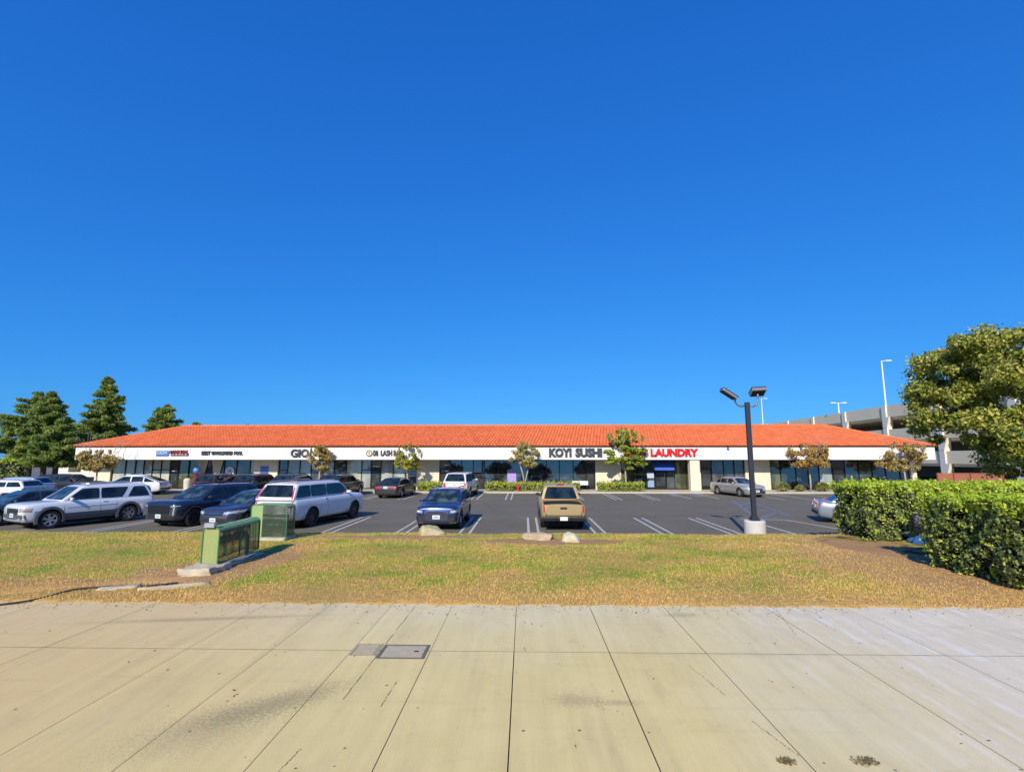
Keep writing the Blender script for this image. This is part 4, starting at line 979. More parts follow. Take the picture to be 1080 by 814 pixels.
# ------------------------------------------------------------------ pipe cages
def mesh_mat(name, col, gap):
    m, nt, b = newmat(name)
    b.inputs['Base Color'].default_value = (*col, 1); b.inputs['Roughness'].default_value = .5
    t = N(nt, 'ShaderNodeTexCoord'); s = N(nt, 'ShaderNodeSeparateXYZ'); L(nt, t.outputs['Object'], s.inputs[0])
    f = []
    u = mth(nt, 'ADD', s.outputs[0], s.outputs[1])
    for o_ in (u, s.outputs[2]):
        fr = mth(nt, 'FRACT', mth(nt, 'MULTIPLY', o_, 50)); f.append(mth(nt, 'LESS_THAN', fr, gap))
    wire = mth(nt, 'MULTIPLY', f[0], f[1])
    tr_ = N(nt, 'ShaderNodeBsdfTransparent'); mx = N(nt, 'ShaderNodeMixShader')
    L(nt, wire, mx.inputs[0]); L(nt, b.outputs[0], mx.inputs[1]); L(nt, tr_.outputs[0], mx.inputs[2])
    L(nt, mx.outputs[0], nt.nodes['Material Output'].inputs[0]); return m
cage_green = simple('cage_green', (.07,.20,.085), .5, var=.25, vs=6)
cage_pale = simple('cage_pale_green', (.28,.42,.16), .5, var=.15, vs=3)
mesh_dark = mesh_mat('green_mesh', (.05,.075,.04), .62)
mesh_pale = mesh_mat('pale_green_mesh', (.36,.42,.15), .42)
pipe_m = simple('pipe_verdigris', (.05,.20,.14), .5, .3)
pad_m = simple('pad_concrete', (.52,.44,.32), .95, var=.25, vs=6, bmp=.8, bs=14)
def cage(loc, rz, W_, D_, H_, label, solid_third=False):
    """W_ across, D_ deep; rounded shoulders along the long axis"""
    e = empty('pipe_cage', loc, rz); tag(e, label, 'pipe cage')
    r_ = .09; pr = [(-W_/2, 0), (-W_/2, H_-r_)]+[(-W_/2+r_-r_*math.cos(R(a)), H_-r_+r_*math.sin(R(a))) for a in (30, 60)]+[(-W_/2+r_, H_)]
    pr = pr+[(-x, z) for x, z in pr[::-1]]
    for y in (0, D_):
        q = MB(); pts = [(x, y, z) for x, z in pr]; q.tube(pts+[pts[0]], .018, 6); q.build('end_frame', cage_green, e)
    q = MB()
    for (x, z) in (pr[0], pr[1], pr[-1], pr[-2], (pr[4][0], H_), (-pr[4][0], H_)): q.tube([(x, .0, z), (x, D_, z)], .012, 6)
    if D_ > 1.5:
        for f in (.5,): q.tube([(x, D_*f, z) for x, z in pr], .02, 6)
    q.build('side_frame', cage_green, e)
    q = MB(); q.add([(x, .002, z) for x, z in pr], [tuple(range(len(pr)))]); 
    if solid_third:
        q = MB(); xs_ = -W_/2+W_*.32
        q.add([(-W_/2+.01,-.004,.01), (xs_,-.004,.01), (xs_,-.004,H_-.01), (-W_/2+.08,-.004,H_-.01), (-W_/2+.02,-.004,H_-.06)], [(0,1,2,3,4)]); q.build('sheet_panel', cage_pale, e)
        q = MB(); q.quad((xs_,.002,.01), (W_/2-.01,.002,.01), (W_/2-.03,.002,H_-.03), (xs_,.002,H_-.01)); q.build('mesh_panel', mesh_dark, e)
    else: q.build('mesh_panel', mesh_pale, e)
    q = MB(); q.add([(x, D_-.002, z) for x, z in pr], [tuple(range(len(pr)))]); q.build('mesh_panel', mesh_dark, e)
    for i in (0, -1):
        x = pr[i][0]; q = MB(); q.quad((x, 0, 0), (x, D_, 0), (x, D_, H_-r_), (x, 0, H_-r_)); q.build('mesh_panel', mesh_dark, e)
    q = MB()
    for i in range(1, len(pr)-2): (x0, z0), (x1, z1) = pr[i], pr[i+1]; q.quad((x0, 0, z0+.002), (x1, 0, z1+.002), (x1, D_, z1+.002), (x0, D_, z0+.002))
    q.build('lid', cage_pale, e, smooth=False)
    # pipework inside
    q = MB()
    if D_ > W_:
        q.tube([(0,.25,-.1), (0,.25,.35), (0,.35,.45), (0,D_-.35,.45), (0,D_-.25,.35), (0,D_-.25,-.1)], .055, 10)
        for y in (.55, D_*.4, D_*.6, D_-.55): q.lathe([(0,-.05), (.10,-.05), (.10,.05), (0,.05)], (0, y, .45), 'y', 14); q.lathe([(.03,0), (.03,.18), (.09,.18), (.09,.2), (0,.2)], (0, y, .45), 'z', 10)
    else:
        q.tube([(-.35,D_/2,-.1), (-.35,D_/2,.35), (.35,D_/2,.35), (.35,D_/2,-.1)], .05, 10)
        for x in (-.2, 0, .2): q.lathe([(0,-.04), (.09,-.04), (.09,.04), (0,.04)], (x, D_/2, .35), 'x', 12); q.lathe([(.03,0), (.03,.15), (.08,.15), (.08,.17), (0,.17)], (x, D_/2, .35), 'z', 10)
    q.build('pipework', pipe_m, e, smooth=False)
    return e
c1 = cage((-7.17, 11.9, .19), R(2), .37, 1.95, .80, 'long green wire cage over pipes on the broken concrete pad, nearer the pavement')
q = MB(); q.obox((-.02, -.02, .86), (.11,0,0), (0,.06,0), (0,0,.05)); q.build('lock_box', simple('galvanised', (.5,.52,.55), .4, .6), c1)
cage((-7.95, 16.15, .13), R(-2), 1.15, .5, .98, 'squarish green wire cage with a solid panel, behind the long one at the kerb', True)
def rough_slab(x0, x1, y0, y1, z0, z1, amp=.02, n=10):
    q = MB(); bm = bmesh.new(); bmesh.ops.create_cube(bm, size=1)
    bmesh.ops.subdivide_edges(bm, edges=bm.edges, cuts=n, use_grid_fill=True)
    for v in bm.verts:
        f = .5-max(abs(v.co.x), abs(v.co.y)); 
        v.co = Vector((x0+(v.co.x+.5)*(x1-x0), y0+(v.co.y+.5)*(y1-y0), z0+(v.co.z+.5)*(z1-z0)))
        nn = Vector((math.sin(v.co.y*9+v.co.z*14)+math.sin(v.co.y*23), math.sin(v.co.x*8+v.co.z*11)+math.sin(v.co.x*19), math.sin(v.co.x*7+v.co.y*6)*.5))
        v.co += nn*amp*.5+Vector((random.uniform(-1,1), random.uniform(-1,1), random.uniform(-1,1)))*amp*.35
    return bm
def bm_obj(bm, name, mat, smooth=True):
    me = bpy.data.meshes.new(name); bmesh.ops.recalc_face_normals(bm, faces=bm.faces); bm.to_mesh(me); bm.free(); me.materials.append(mat)
    me.polygons.foreach_set('use_smooth', [smooth]*len(me.polygons)); o = bpy.data.objects.new(name, me); COL.objects.link(o); return o
o = bm_obj(rough_slab(-7.52, -6.80, 11.35, 12.25, -.15, .185, .05), 'concrete_pad', pad_m); tag(o, 'broken sandy concrete block under the near end of the long green cage', 'concrete block')
o = bm_obj(rough_slab(-7.36, -6.90, 12.27, 13.9, -.15, .085, .03), 'concrete_pad', pad_m); tag(o, 'low soil stained concrete strip under the rest of the long green cage', 'concrete pad')
o = bm_obj(rough_slab(-8.55, -7.35, 16.0, 16.75, -.15, .125, .02), 'concrete_pad', pad_m); tag(o, 'low concrete pad under the squarish green cage', 'concrete pad')
for (x0, x1, y0, y1, rz, lab) in ((-.34,.34,-.09,.09,12,'flat pale concrete piece lying in the grass by the pavement'), (-.6,.6,-.035,.035,20,'narrow concrete strip leading from the grass edge to the pad')):
    o = bm_obj(rough_slab(x0, x1, y0, y1, -.06, .03, .012, 6), 'concrete_piece', pad_m); tag(o, lab, 'concrete piece')
    o.location = (-7.95, 10.3, .05) if rz == 12 else (-6.95, 10.45, .05); o.rotation_euler = (R(2), 0, R(rz+8))
# black hose across the pavement into the gully
q = MB(); pts = [(-11.5,7.6,.02), (-10.4,8.35,.02), (-9.6,9.0,.02), (-8.95,9.45,.03), (-8.72,9.85,.07), (-8.6,10.1,.08), (-8.3,10.25,.08), (-7.9,10.38,.07), (-7.4,10.5,.06), (-7.1,10.75,.05)]
pts = [Vector(p) for p in pts]; sm = []
for i in range(len(pts)-1):
    p0 = pts[max(i-1,0)]; p1 = pts[i]; p2 = pts[i+1]; p3 = pts[min(i+2, len(pts)-1)]
    for k_ in range(6):
        t_ = k_/6; sm.append(.5*((2*p1)+(-p0+p2)*t_+(2*p0-5*p1+4*p2-p3)*t_*t_+(-p0+3*p1-3*p2+p3)*t_**3))
q.tube(sm+[pts[-1]], .016, 8); o = q.build('hose', simple('black_hose', (.02,.02,.03), .5), smooth=True); tag(o, 'thin black hose crossing the pavement into the grass at the left', 'hose')

# ------------------------------------------------------------------ boulders
def rock_mat(name, a, b_):
    m, nt, bb = newmat(name); v = coord(nt)
    c = ramp(nt, noise(nt, 4, 6, .7, v), [(.3, a), (.7, b_)])
    c = mixc(nt, ramp(nt, noise(nt, 26, 4, .7, v), [(.55, (0,0,0)), (.7, (.5,.5,.5))]), c, tuple(x*.45 for x in a))
    L(nt, c, bb.inputs['Base Color']); bb.inputs['Roughness'].default_value = .9; bump(nt, bb, noise(nt, 12, 5, .7, v), .7, .03); return m
def boulder(loc, s, seed, mat, label, rz=0, pointy=0):
    bm = bmesh.new(); bmesh.ops.create_icosphere(bm, subdivisions=4, radius=1)
    rs = np.random.default_rng(seed); dirs = [(Vector(rs.normal(size=3)).normalized(), rs.uniform(.55, .9)) for _ in range(18)]
    ph = rs.uniform(0, 6, 6)
    for v in bm.verts:
        p = v.co.copy()
        for d, h_ in dirs:
            k_ = p.dot(d)
            if k_ > h_: p -= d*(k_-h_)*.95
        if pointy and p.z > 0: p.x *= 1-pointy*p.z; p.y *= 1-pointy*p.z; p.z *= 1.1
        p += v.co*(.035*math.sin(5*v.co.x+ph[0])*math.sin(6*v.co.y+ph[1])+.02*math.sin(13*v.co.z+ph[2])*math.sin(11*v.co.x+ph[3]))
        v.co = Vector((p.x*s[0], p.y*s[1], p.z*s[2]))
    o = bm_obj(bm, 'boulder', mat); o.location = loc; o.rotation_euler = (0, 0, rz); tag(o, label, 'boulder'); return o
boulder((-3.17, 17.55, .02), (.58,.42,.37), 3, rock_mat('rock_tan', (.34,.28,.14), (.58,.50,.30)), 'large domed tan boulder in front of the blue SUV')
boulder((.43, 16.65, .03), (.60,.45,.27), 8, rock_mat('rock_orange', (.46,.31,.15), (.68,.52,.30)), 'long low orange tan boulder, left of the pair behind the pickup', .1)
boulder((1.42, 16.35, .0), (.46,.38,.29), 5, rock_mat('rock_pale', (.46,.42,.26), (.70,.64,.42)), 'small pointed pale boulder, right of the pair behind the pickup', 0, .35)

# ------------------------------------------------------------------ hedges
hedge_leaf = leafmat('hedge_leaf', [(0, (.05,.07,.03)), (.4, (.15,.22,.05)), (.6, (.30,.31,.17)), (.8, (.42,.54,.08)), (1, (.82,.84,.20))], .5, .35, .35)
hedge_top = leafmat('hedge_new_lit_leaf', [(0, (.34,.46,.03)), (.5, (.58,.72,.05)), (1, (.85,.90,.14))], .5, .4, .35)  # fresh lime leaves, also painting the sunlit tone of the top
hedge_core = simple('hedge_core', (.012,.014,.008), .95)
twig_m = simple('hedge_twig', (.14,.10,.07), .9)
def hedge(name, label, x0, x1, y0, y1, z0, z1, nl, size, loc=None, newleaf=.06, bow=.12, group=None, cat='hedge', mats=(None, None)):
    e = empty(name, ((x0+x1)/2, (y0+y1)/2, z0)); tag(e, label, cat, group)
    cx, cy = (x0+x1)/2, (y0+y1)/2; hx, hy, H_ = (x1-x0)/2, (y1-y0)/2, z1-z0
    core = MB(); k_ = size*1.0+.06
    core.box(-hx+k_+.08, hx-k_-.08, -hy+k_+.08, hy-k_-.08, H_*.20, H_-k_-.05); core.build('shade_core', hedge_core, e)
    areas = np.array([2*hx*H_, 2*hx*H_, 2*hy*H_, 2*hy*H_, 4*hx*hy*1.3]); cnt = (areas/areas.sum()*nl).astype(int)
    P = []; Nn = []
    for fi, n in enumerate(cnt):
        a, b_ = rng.uniform(-1, 1, n), rng.random(n)
        dpt = rng.random(n)**1.5*size*3.2
        ax_ = a*(hx if fi in (0,1,4) else hy)
        lump = (.06*np.sin(ax_*4.1+fi)+.06*np.sin(b_*9+ax_*6)+.05*np.sin(ax_*11+b_*17)+.03*np.sin(ax_*23-b_*13))*(1 if H_ > 1 else .35)
        if fi == 0: p = np.stack([a*hx, -hy+dpt-lump, b_*H_], -1); nn = np.array([0,-1,.4])
        elif fi == 1: p = np.stack([a*hx, hy-dpt+lump, b_*H_], -1); nn = np.array([0,1,.4])
        elif fi == 2: p = np.stack([-hx+dpt-lump, a*hy, b_*H_], -1); nn = np.array([-1,0,.4])
        elif fi == 3: p = np.stack([hx-dpt+lump, a*hy, b_*H_], -1); nn = np.array([1,0,.4])
        else:
            c2_ = rng.uniform(-1, 1, n); p = np.stack([a*hx, c2_*hy, H_-dpt*.8+.05*np.sin(a*hx*3+c2_*4)+.03*np.sin(a*hx*11)], -1); nn = np.array([0,0,1.])
        # undercut towards the ground
        if fi < 4:
            sh = 1-.10*np.clip(.3-b_, 0, 1)/.3; p[:, 0] *= sh if fi > 1 else 1; p[:, 1] *= sh if fi < 2 else 1
            keep = (b_ > .07+.06*np.sin(a*9)) | (rng.random(n) < .25); p = p[keep]
            p[:, 0 if fi > 1 else 1] += (.5-b_[keep])*0
        P.append(p); Nn.append(nn+rng.normal(size=(len(p), 3))*.75)
    P = np.concatenate(P); Nn = np.concatenate(Nn); n = len(P)
    # carve little gaps
    hol = np.sin(P[:, 0]*7.3+P[:, 2]*5)*np.sin(P[:, 1]*8.1+P[:, 2]*6.5)*np.sin(P[:, 2]*7+P[:, 0]*3)
    hol = hol+.6*np.sin(P[:, 0]*17+P[:, 1]*15)*np.sin(P[:, 2]*19)
    keep = (hol < .22) | (rng.random(n) < .12) | (P[:, 2] > H_-.12); P = P[keep]; Nn = Nn[keep]; n = len(P)
    pr = np.where(P[:, 2] > H_-.20-.10*np.sin(P[:, 0]*5)*np.sin(P[:, 1]*5+1), .72, .03+.5*(np.sin(P[:, 0]*5.3+P[:, 1]*4.4+1)*np.sin(P[:, 2]*7+P[:, 1]*3+P[:, 0]) > .62))
    new = rng.random(n) < pr
    sz = size*rng.uniform(.6, 1.3, n)
    leaves('foliage', P[~new], Nn[~new], sz[~new], mats[0] or hedge_leaf, e)
    # sprigs standing above the clipped top
    Pn = P[new].copy(); up = Pn[:, 2] > H_-.1; Pn[up, 2] += rng.random(up.sum())**2.5*size*2.6*(.4+.6*(np.sin(Pn[up, 0]*9)*np.sin(Pn[up, 1]*8) > 0))
    leaves('new_growth', Pn, Nn[new], sz[new], mats[1] or hedge_top, e, aspect=2)
    if H_ > 1:
        m_ = 420; k2 = rng.integers(0, len(Pn), 90)
        base = np.repeat(Pn[k2], 14, 0); base += rng.normal(size=base.shape)*.035; base[:, 2] += np.tile(np.linspace(0, .14, 14), 90)*(base[:, 2] > H_-.15)
        leaves('new_growth', base, rng.normal(size=base.shape)+np.array([0,0,.6]), size*rng.uniform(.7,1.2,len(base)), mats[1] or hedge_top, e, aspect=2)
    for i in range(14 if H_ > 1 else 4):
        x, y = random.uniform(-hx*.85, hx*.85), random.uniform(-hy*.8, 0); q = MB()
        q.tube([(x, y, -.05), (x+random.uniform(-.1,.1), y+random.uniform(-.1,.1), H_*.2), (x+random.uniform(-.2,.2), y+random.uniform(-.1,.1), H_*.5)], [.03,.022,.012], 6)
        q.build('stem', twig_m, e)
    return e
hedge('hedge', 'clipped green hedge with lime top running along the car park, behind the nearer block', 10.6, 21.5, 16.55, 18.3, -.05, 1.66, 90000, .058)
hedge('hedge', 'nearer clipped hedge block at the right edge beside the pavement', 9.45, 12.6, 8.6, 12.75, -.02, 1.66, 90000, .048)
low_leaf = leafmat('low_hedge_leaf', [(0, (.14,.18,.03)), (.6, (.36,.42,.05)), (1, (.60,.60,.12))], .5)
low_top = leafmat('low_hedge_new', [(0, (.38,.46,.05)), (1, (.66,.68,.14))], .5)
HG = 'low clipped hedges in front of the shops'
for (x0, x1, lab) in ((-9.1, -7.05, 'short low hedge left of the white SUV in the far row'), (-3.35, -.05, 'low hedge left of the forked tree, right of the white SUV'), (.15, 4.7, 'low hedge right of the forked tree, behind the pickup'), (6.2, 10.1, 'low hedge under the tallest shop tree, left of the laundry door')):
    hedge('low_hedge', lab, x0, x1, 44.1, 45.0, WALK, .36, 3600, .075, group=HG, mats=(low_leaf, low_top))
shrub_l = leafmat('shrub_leaf', [(0, (.08,.11,.02)), (.5, (.28,.28,.06)), (1, (.48,.44,.15))], .5)
for i, (x, s_, lab) in enumerate(((19.9,.35,'smallest shrub, dark green, at the foot of the white pier'), (21.9,.6,'yellow green spiky shrub left of the orange brown tree'), (23.3,.42,'small shrub directly left of the orange brown tree trunk'), (25.2,.6,'yellow green spiky shrub directly right of the orange brown tree trunk'), (27.6,.62,'yellow green spiky shrub farthest right in the shop planter'))):
    n = 700; a = rng.uniform(0, 6.28, n); el = rng.uniform(.2, 1.5, n); rr = s_*rng.random(n)**.5
    P = np.stack([rr*np.cos(a)*np.cos(el)*1.1, rr*np.sin(a)*np.cos(el), rr*np.sin(el)*1.2+.03], -1)
    o = leaves('shrub', P, rng.normal(size=(n, 3)), rng.uniform(.05, .1, n), shrub_l, aspect=2.6); o.location = (x, 44.7, WALK); tag(o, lab, 'shrub', 'shrubs in the shop planter')

# rags and bag caught in the hedge gap
def crumple(name, loc, s, seed, mat, label, cat):
    bm = bmesh.new(); bmesh.ops.create_icosphere(bm, subdivisions=4, radius=1); rs = np.random.default_rng(seed); ph = rs.uniform(0, 6, 9)
    for v in bm.verts:
        p = v.co; k_ = 1+.22*math.sin(4*p.x+ph[0])*math.sin(5*p.y+ph[1])+.15*abs(math.sin(7*p.z+ph[2]+3*p.x))+.08*math.sin(15*p.x+ph[3])*math.sin(13*p.z+ph[4])
        v.co = Vector((p.x*s[0]*k_, p.y*s[1]*k_, p.z*s[2]*k_))
    o = bm_obj(bm, name, mat); o.location = loc; tag(o, label, cat)
crumple('denim_bundle', (11.72, 16.0, .10), (.24,.16,.13), 2, simple('denim_blue', (.015,.09,.26), .85, var=.4, vs=9, bmp=.6, bs=20), 'crumpled blue cloth lying under the hedge gap', 'cloth bundle')
crumple('black_bag', (11.75, 15.95, .62), (.24,.2,.24), 6, simple('bag_black', (.010,.011,.018), .5, var=.4, vs=6), 'black bag stuffed in the gap between the two hedges', 'bag')

# ------------------------------------------------------------------ trees
bark_pale = simple('bark_pale', (.40,.32,.25), .9, var=.3, vs=6, bmp=.5, bs=18)
bark_dark = simple('bark_dark', (.09,.065,.05), .95, var=.3, vs=6, bmp=.6, bs=12)
def limb(q, p, d, length, r0, depth, tips, spread=.6, upb=.25):
    pts = [p]; rad = [r0]; n = 4; dd = d.normalized()
    for i in range(n):
        dd = (dd+Vector((random.uniform(-1,1), random.uniform(-1,1), random.uniform(-.4,.8)))*.16+Vector((0,0,upb*.2))).normalized()
        pts.append(pts[-1]+dd*length/n); rad.append(r0*(1-.45*(i+1)/n))
    q.tube(pts, rad, 6)
    tips.append(pts[-1]); tips.append(pts[-2])
    if depth > 0:
        for k_ in range(random.choice((2, 3))):
            nd = (dd+Vector((random.uniform(-1,1), random.uniform(-1,1), random.uniform(-.3,.6)))*spread).normalized()
            limb(q, pts[-1 if k_ else -2], nd, length*.72, rad[-1]*.8, depth-1, tips, spread, upb)
def small_tree(name, label, x, y, zg, h, cw, cz0, nl, lsize, mat, trunk=1, flat=.75, seed=1, group='small trees in front of the shops', cone=0, bark=None):
    random.seed(seed); e = empty(name, (x, y, zg)); tag(e, label, 'tree', group)
    q = MB(); tips = []; th = cz0-zg+.1
    if trunk == 1:
        q.tube([(0,0,-.1), (.03,0,th*.5), (0,.02,th)], [.085,.07,.055], 8)
        for k_ in range(6):
            a = k_*1.05+random.random(); limb(q, Vector((0,.02,th*.93)), Vector((math.cos(a)*.8, math.sin(a)*.8, .85)), cw*.45, .035, 2, tips)
    else:
        q.tube([(0,0,-.1), (.0,0,.5)], [.11,.09], 8)
        for s_ in (-1, 1):
            q.tube([(0,0,.45), (s_*.16,0,th*.7), (s_*.38,.05*s_,th+.2)], [.075,.06,.045], 8)
            for k_ in range(4):
                a = k_*1.6+random.random(); limb(q, Vector((s_*.38,.05*s_,th+.1)), Vector((math.cos(a)*.7, math.sin(a)*.7, .9)), cw*.36, .03, 2, tips)
    q.build('trunk', bark or bark_pale, e, smooth=True)
    H_ = h-cz0; blobs = []; c = np.array([0, 0, cz0-zg+H_*.5])
    rs = np.random.default_rng(seed)
    for i in range(34):
        d = rs.normal(size=3); d /= np.linalg.norm(d); r_ = rs.uniform(.45, .95)
        p = c+d*np.array([cw/2, cw/2*.9, H_/2])*r_
        # domed: pull in at the top
        rad = cw*rs.uniform(.06, .14)
        if cone: p[0] *= 1-cone*max(0, (p[2]-c[2]+H_*.2)/H_); p[1] *= 1-cone*max(0, (p[2]-c[2]+H_*.2)/H_)
        blobs.append((p, (rad, rad, rad*flat), 1))
    for i in range(14):  # shoots sticking out of the top
        a = rs.uniform(0, 6.28); rr = rs.uniform(.1, .8)*cw/2
        blobs.append(((rr*math.cos(a), rr*math.sin(a), cz0-zg+H_*(1.0-.25*(rr/(cw/2))**2)+rs.uniform(-.1,.2)), (cw*.035, cw*.035, H_*.12), .22))
    P, D = blob_points(blobs, nl*1.35/29., .15)
    z = P[:, 2]; zc0 = cz0-zg
    keep = z > zc0-.05+rng.random(len(z))*.25; P = P[keep]; D = D[keep]
    leaves('crown', P, D+rng.normal(size=P.shape)*.8, lsize*.85*rng.uniform(.6, 1.4, len(P)), mat, e, aspect=1.8)
    return e
cr_brown = leafmat('leaf_brown_green', [(0, (.30,.23,.07)), (.5, (.55,.43,.13)), (1, (.78,.55,.20))], .6, .3)
cr_yell = leafmat('leaf_yellow_green', [(0, (.20,.22,.03)), (.5, (.50,.50,.05)), (1, (.70,.58,.10))], .6, .3)
cr_olive = leafmat('leaf_olive', [(0, (.25,.23,.07)), (.5, (.52,.47,.13)), (1, (.75,.58,.22))], .6, .3)
cr_green = leafmat('leaf_fresh_green', [(0, (.12,.18,.02)), (.5, (.36,.44,.04)), (1, (.65,.66,.09))], .5, .3)
cr_orange = leafmat('leaf_orange_brown', [(0, (.26,.16,.04)), (.5, (.56,.36,.09)), (1, (.75,.48,.14))], .6, .3)
TY = 44.5
small_tree('small_tree', 'wide brownish green tree at the left end of the shops', -36.3, 43.2, WALK, 2.95, 3.7, 1.25, 4200, .12, cr_brown, seed=3)
small_tree('small_tree', 'brownish tree covering the end of the GIO sign', -17.75, TY, WALK, 3.35, 2.5, 1.25, 3600, .10, cr_brown, seed=14)
small_tree('small_tree', 'yellow green tree above the black sedan', -10.1, TY, WALK, 3.45, 2.6, 1.15, 3600, .10, cr_yell, seed=5)
small_tree('small_tree', 'olive tree with a forked pale trunk between the low hedges', .03, TY, WALK, 3.7, 2.7, 1.55, 3400, .10, cr_olive, trunk=2, seed=6)
small_tree('small_tree', 'tallest shop tree with layered bright green leaves beside the laundry sign', 8.6, TY, WALK, 4.6, 4.5, 1.35, 6500, .13, cr_green, seed=17, flat=.4, cone=.9)
small_tree('small_tree', 'orange brown tree right of the lamp post', 24.1, TY, WALK, 3.45, 3.9, 1.45, 4200, .11, cr_orange, seed=8, flat=.6)
small_tree('small_tree', 'olive brown tree at the right end of the shops above the hedge', 32.0, TY, WALK, 3.55, 4.2, 1.35, 4400, .12, cr_brown, seed=9, flat=.7)

# big leafy tree on the right
random.seed(21)
e = empty('leafy_tree', (20.2, 20.0, -.1)); tag(e, 'large leafy tree with yellow tinged leaves rising behind the hedge at the right edge', 'tree')
q = MB(); tips = []
q.tube([(0,0,-.2), (.05,0,.9), (-.05,.05,2.0)], [.26,.2,.17], 10)
for k_ in range(9):
    a = k_*.7+random.random()*.4; limb(q, Vector((-.05,.05,1.7+.03*k_)), Vector((math.cos(a)*1.0, math.sin(a)*1.0, .55+random.random()*.6)), 2.3, .10, 3, tips, .65, .3)
q.build('trunk', simple('bark_rosy', (.20,.15,.12), .9, var=.3, vs=5, bmp=.5), e, smooth=True)
blobs = []; rs = np.random.default_rng(5); c = np.array([0., 0, 4.9])
for i in range(250):
    d = rs.normal(size=3); d /= np.linalg.norm(d); r_ = rs.uniform(.3, 1.0)**.6
    p = c+d*np.array([4.7, 3.9, 3.2])*r_
    rad = rs.uniform(.32, .72); blobs.append((p, (rad, rad, rad*.7), rad))
P, D = blob_points(blobs, 900, .05)
P = np.concatenate([P]); keep = P[:, 2] > 1.8+.5*rng.random(len(P)); P = P[keep]; D = D[keep]
big_leaf = leafmat('big_tree_leaf', [(0, (.07,.11,.02)), (.35, (.30,.37,.06)), (.7, (.66,.64,.10)), (1, (.92,.76,.25))], .5, .42, .3)
leaves('crown', P, D*.8+np.array([0,0,.4])+rng.normal(size=P.shape)*.7, .085*rng.uniform(.6, 1.4, len(P)), big_leaf, e, aspect=1.7)

# pines on the left
pine_leaf = leafmat('pine_needles', [(0, (.07,.14,.05)), (.4, (.20,.31,.07)), (.75, (.46,.52,.10)), (1, (.74,.72,.18))], .7, .4, .15)
def pine(label, x, y, h, wbase, zc, seed, shape=1.0, lean=0, name='pine_tree', dens=1.0):
    random.seed(seed); rs = np.random.default_rng(seed); e = empty(name, (x, y, -.56)); tag(e, label, 'tree', 'dark trees behind the left end of the shops')
    q = MB(); q.tube([(0,0,-.2), (lean*.3,0,h*.4), (lean*.7,0,h*.75), (lean,0,h*.96)], [.30,.24,.13,.04], 8)
    blobs = []; nlev = int(h/.62); 
    for i in range(nlev):
        t_ = i/(nlev-1); z = zc+(h-.4-zc)*t_
        rad = wbase/2*((1-t_)**shape*.92+.08)*rs.uniform(.75, 1.15)
        nb_ = max(4, int(9*(1-t_)+4))
        for k_ in range(nb_):
            a = rs.uniform(0, 6.28); r_ = rad*rs.uniform(.55, 1.05); zz = z+rs.uniform(-.25,.3)
            tip = Vector((lean*t_+r_*math.cos(a), r_*math.sin(a), zz+.12*r_))
            q.tube([(lean*t_*.9, 0, zz-.15), tip], [.05*(1-t_)+.02, .012], 5)
            for f in (.35, .6, .8, 1.0):
                p = Vector((lean*t_, 0, zz)).lerp(tip, f); s_ = rs.uniform(.22, .62)*(.75+.35*(1-t_))
                blobs.append((tuple(p), (s_*1.05, s_*1.05, s_*.62), s_))
    q.build('trunk', bark_dark, e, smooth=True)
    P, D = blob_points(blobs, 330*dens, .1)
    leaves('crown', P, D*.5+np.array([0,0,.5])+rng.normal(size=P.shape)*.8, .09*rng.uniform(.6, 1.4, len(P)), pine_leaf, e, aspect=4.5)
pine('broad rounded pine cut by the left edge of the picture', -64.5, 66, 11.6, 10, 3.6, 31, .55)
pine('full pine second from the left with drooping yellow green skirts', -58.8, 62, 11.2, 7.6, 2.6, 32, .7)
pine('tallest pointed pine, the highest of the dark trees', -52.8, 63, 13.1, 8.0, 3.0, 33, .75, .2)
pine('short dark pine filling the gap left of the tallest one', -53.6, 58, 7.4, 7.4, 2.2, 36, .6)
pine('low spreading pine behind the left end of the tiled roof', -47.6, 66, 9.9, 5.6, 3.6, 34, .5, .6)
pine('small tree top right of the spreading pine above the roof slope', -44.2, 68, 7.8, 4.4, 3.2, 35, .6)
pine('tiny dark tree top showing above the ridge behind the shops', -40.5, 74, 7.7, 3.4, 4.2, 37, .8)
q = MB()
bg = empty('low_building', (-52, 78, -.5)); tag(bg, 'low cream building behind the pine trunks at the left', 'building')
q.box(-20, 18, 0, 10, 0, 3.6); q.box(-20.3, 18.3, -.3, 10.3, 3.6, 3.9); q.build('wall', simple('cream_wall', (.72,.68,.60), .9), bg)
for i in range(9):
    x = -18+i*4; f = MB(); f.box(x, x+1.9, -.06, .0, .8, 2.4); f = f.build('window', frame_m, bg)
    p = MB(); p.box(x+.1, x+1.8, -.08, -.062, .9, 2.3); p.build('pane', P_olive, f)
hedge('background_hedge', 'dark background hedge at the far left edge', -74, -60, 60, 61.5, -.5, 2.2, 5000, .2)

# ------------------------------------------------------------------ parking garage
gar = empty('parking_garage', (52.5, 70, -.55)); tag(gar, 'large beige concrete parking garage behind the right end of the shops', 'building')
conc = simple('garage_concrete', (.92,.76,.50), .9, var=.10, vs=.25, bmp=.3, bs=3)
conc_w = simple('garage_column_concrete', (.88,.80,.64), .9, var=.08, vs=.6)
gar.rotation_euler = (0, 0, -math.atan(.06))
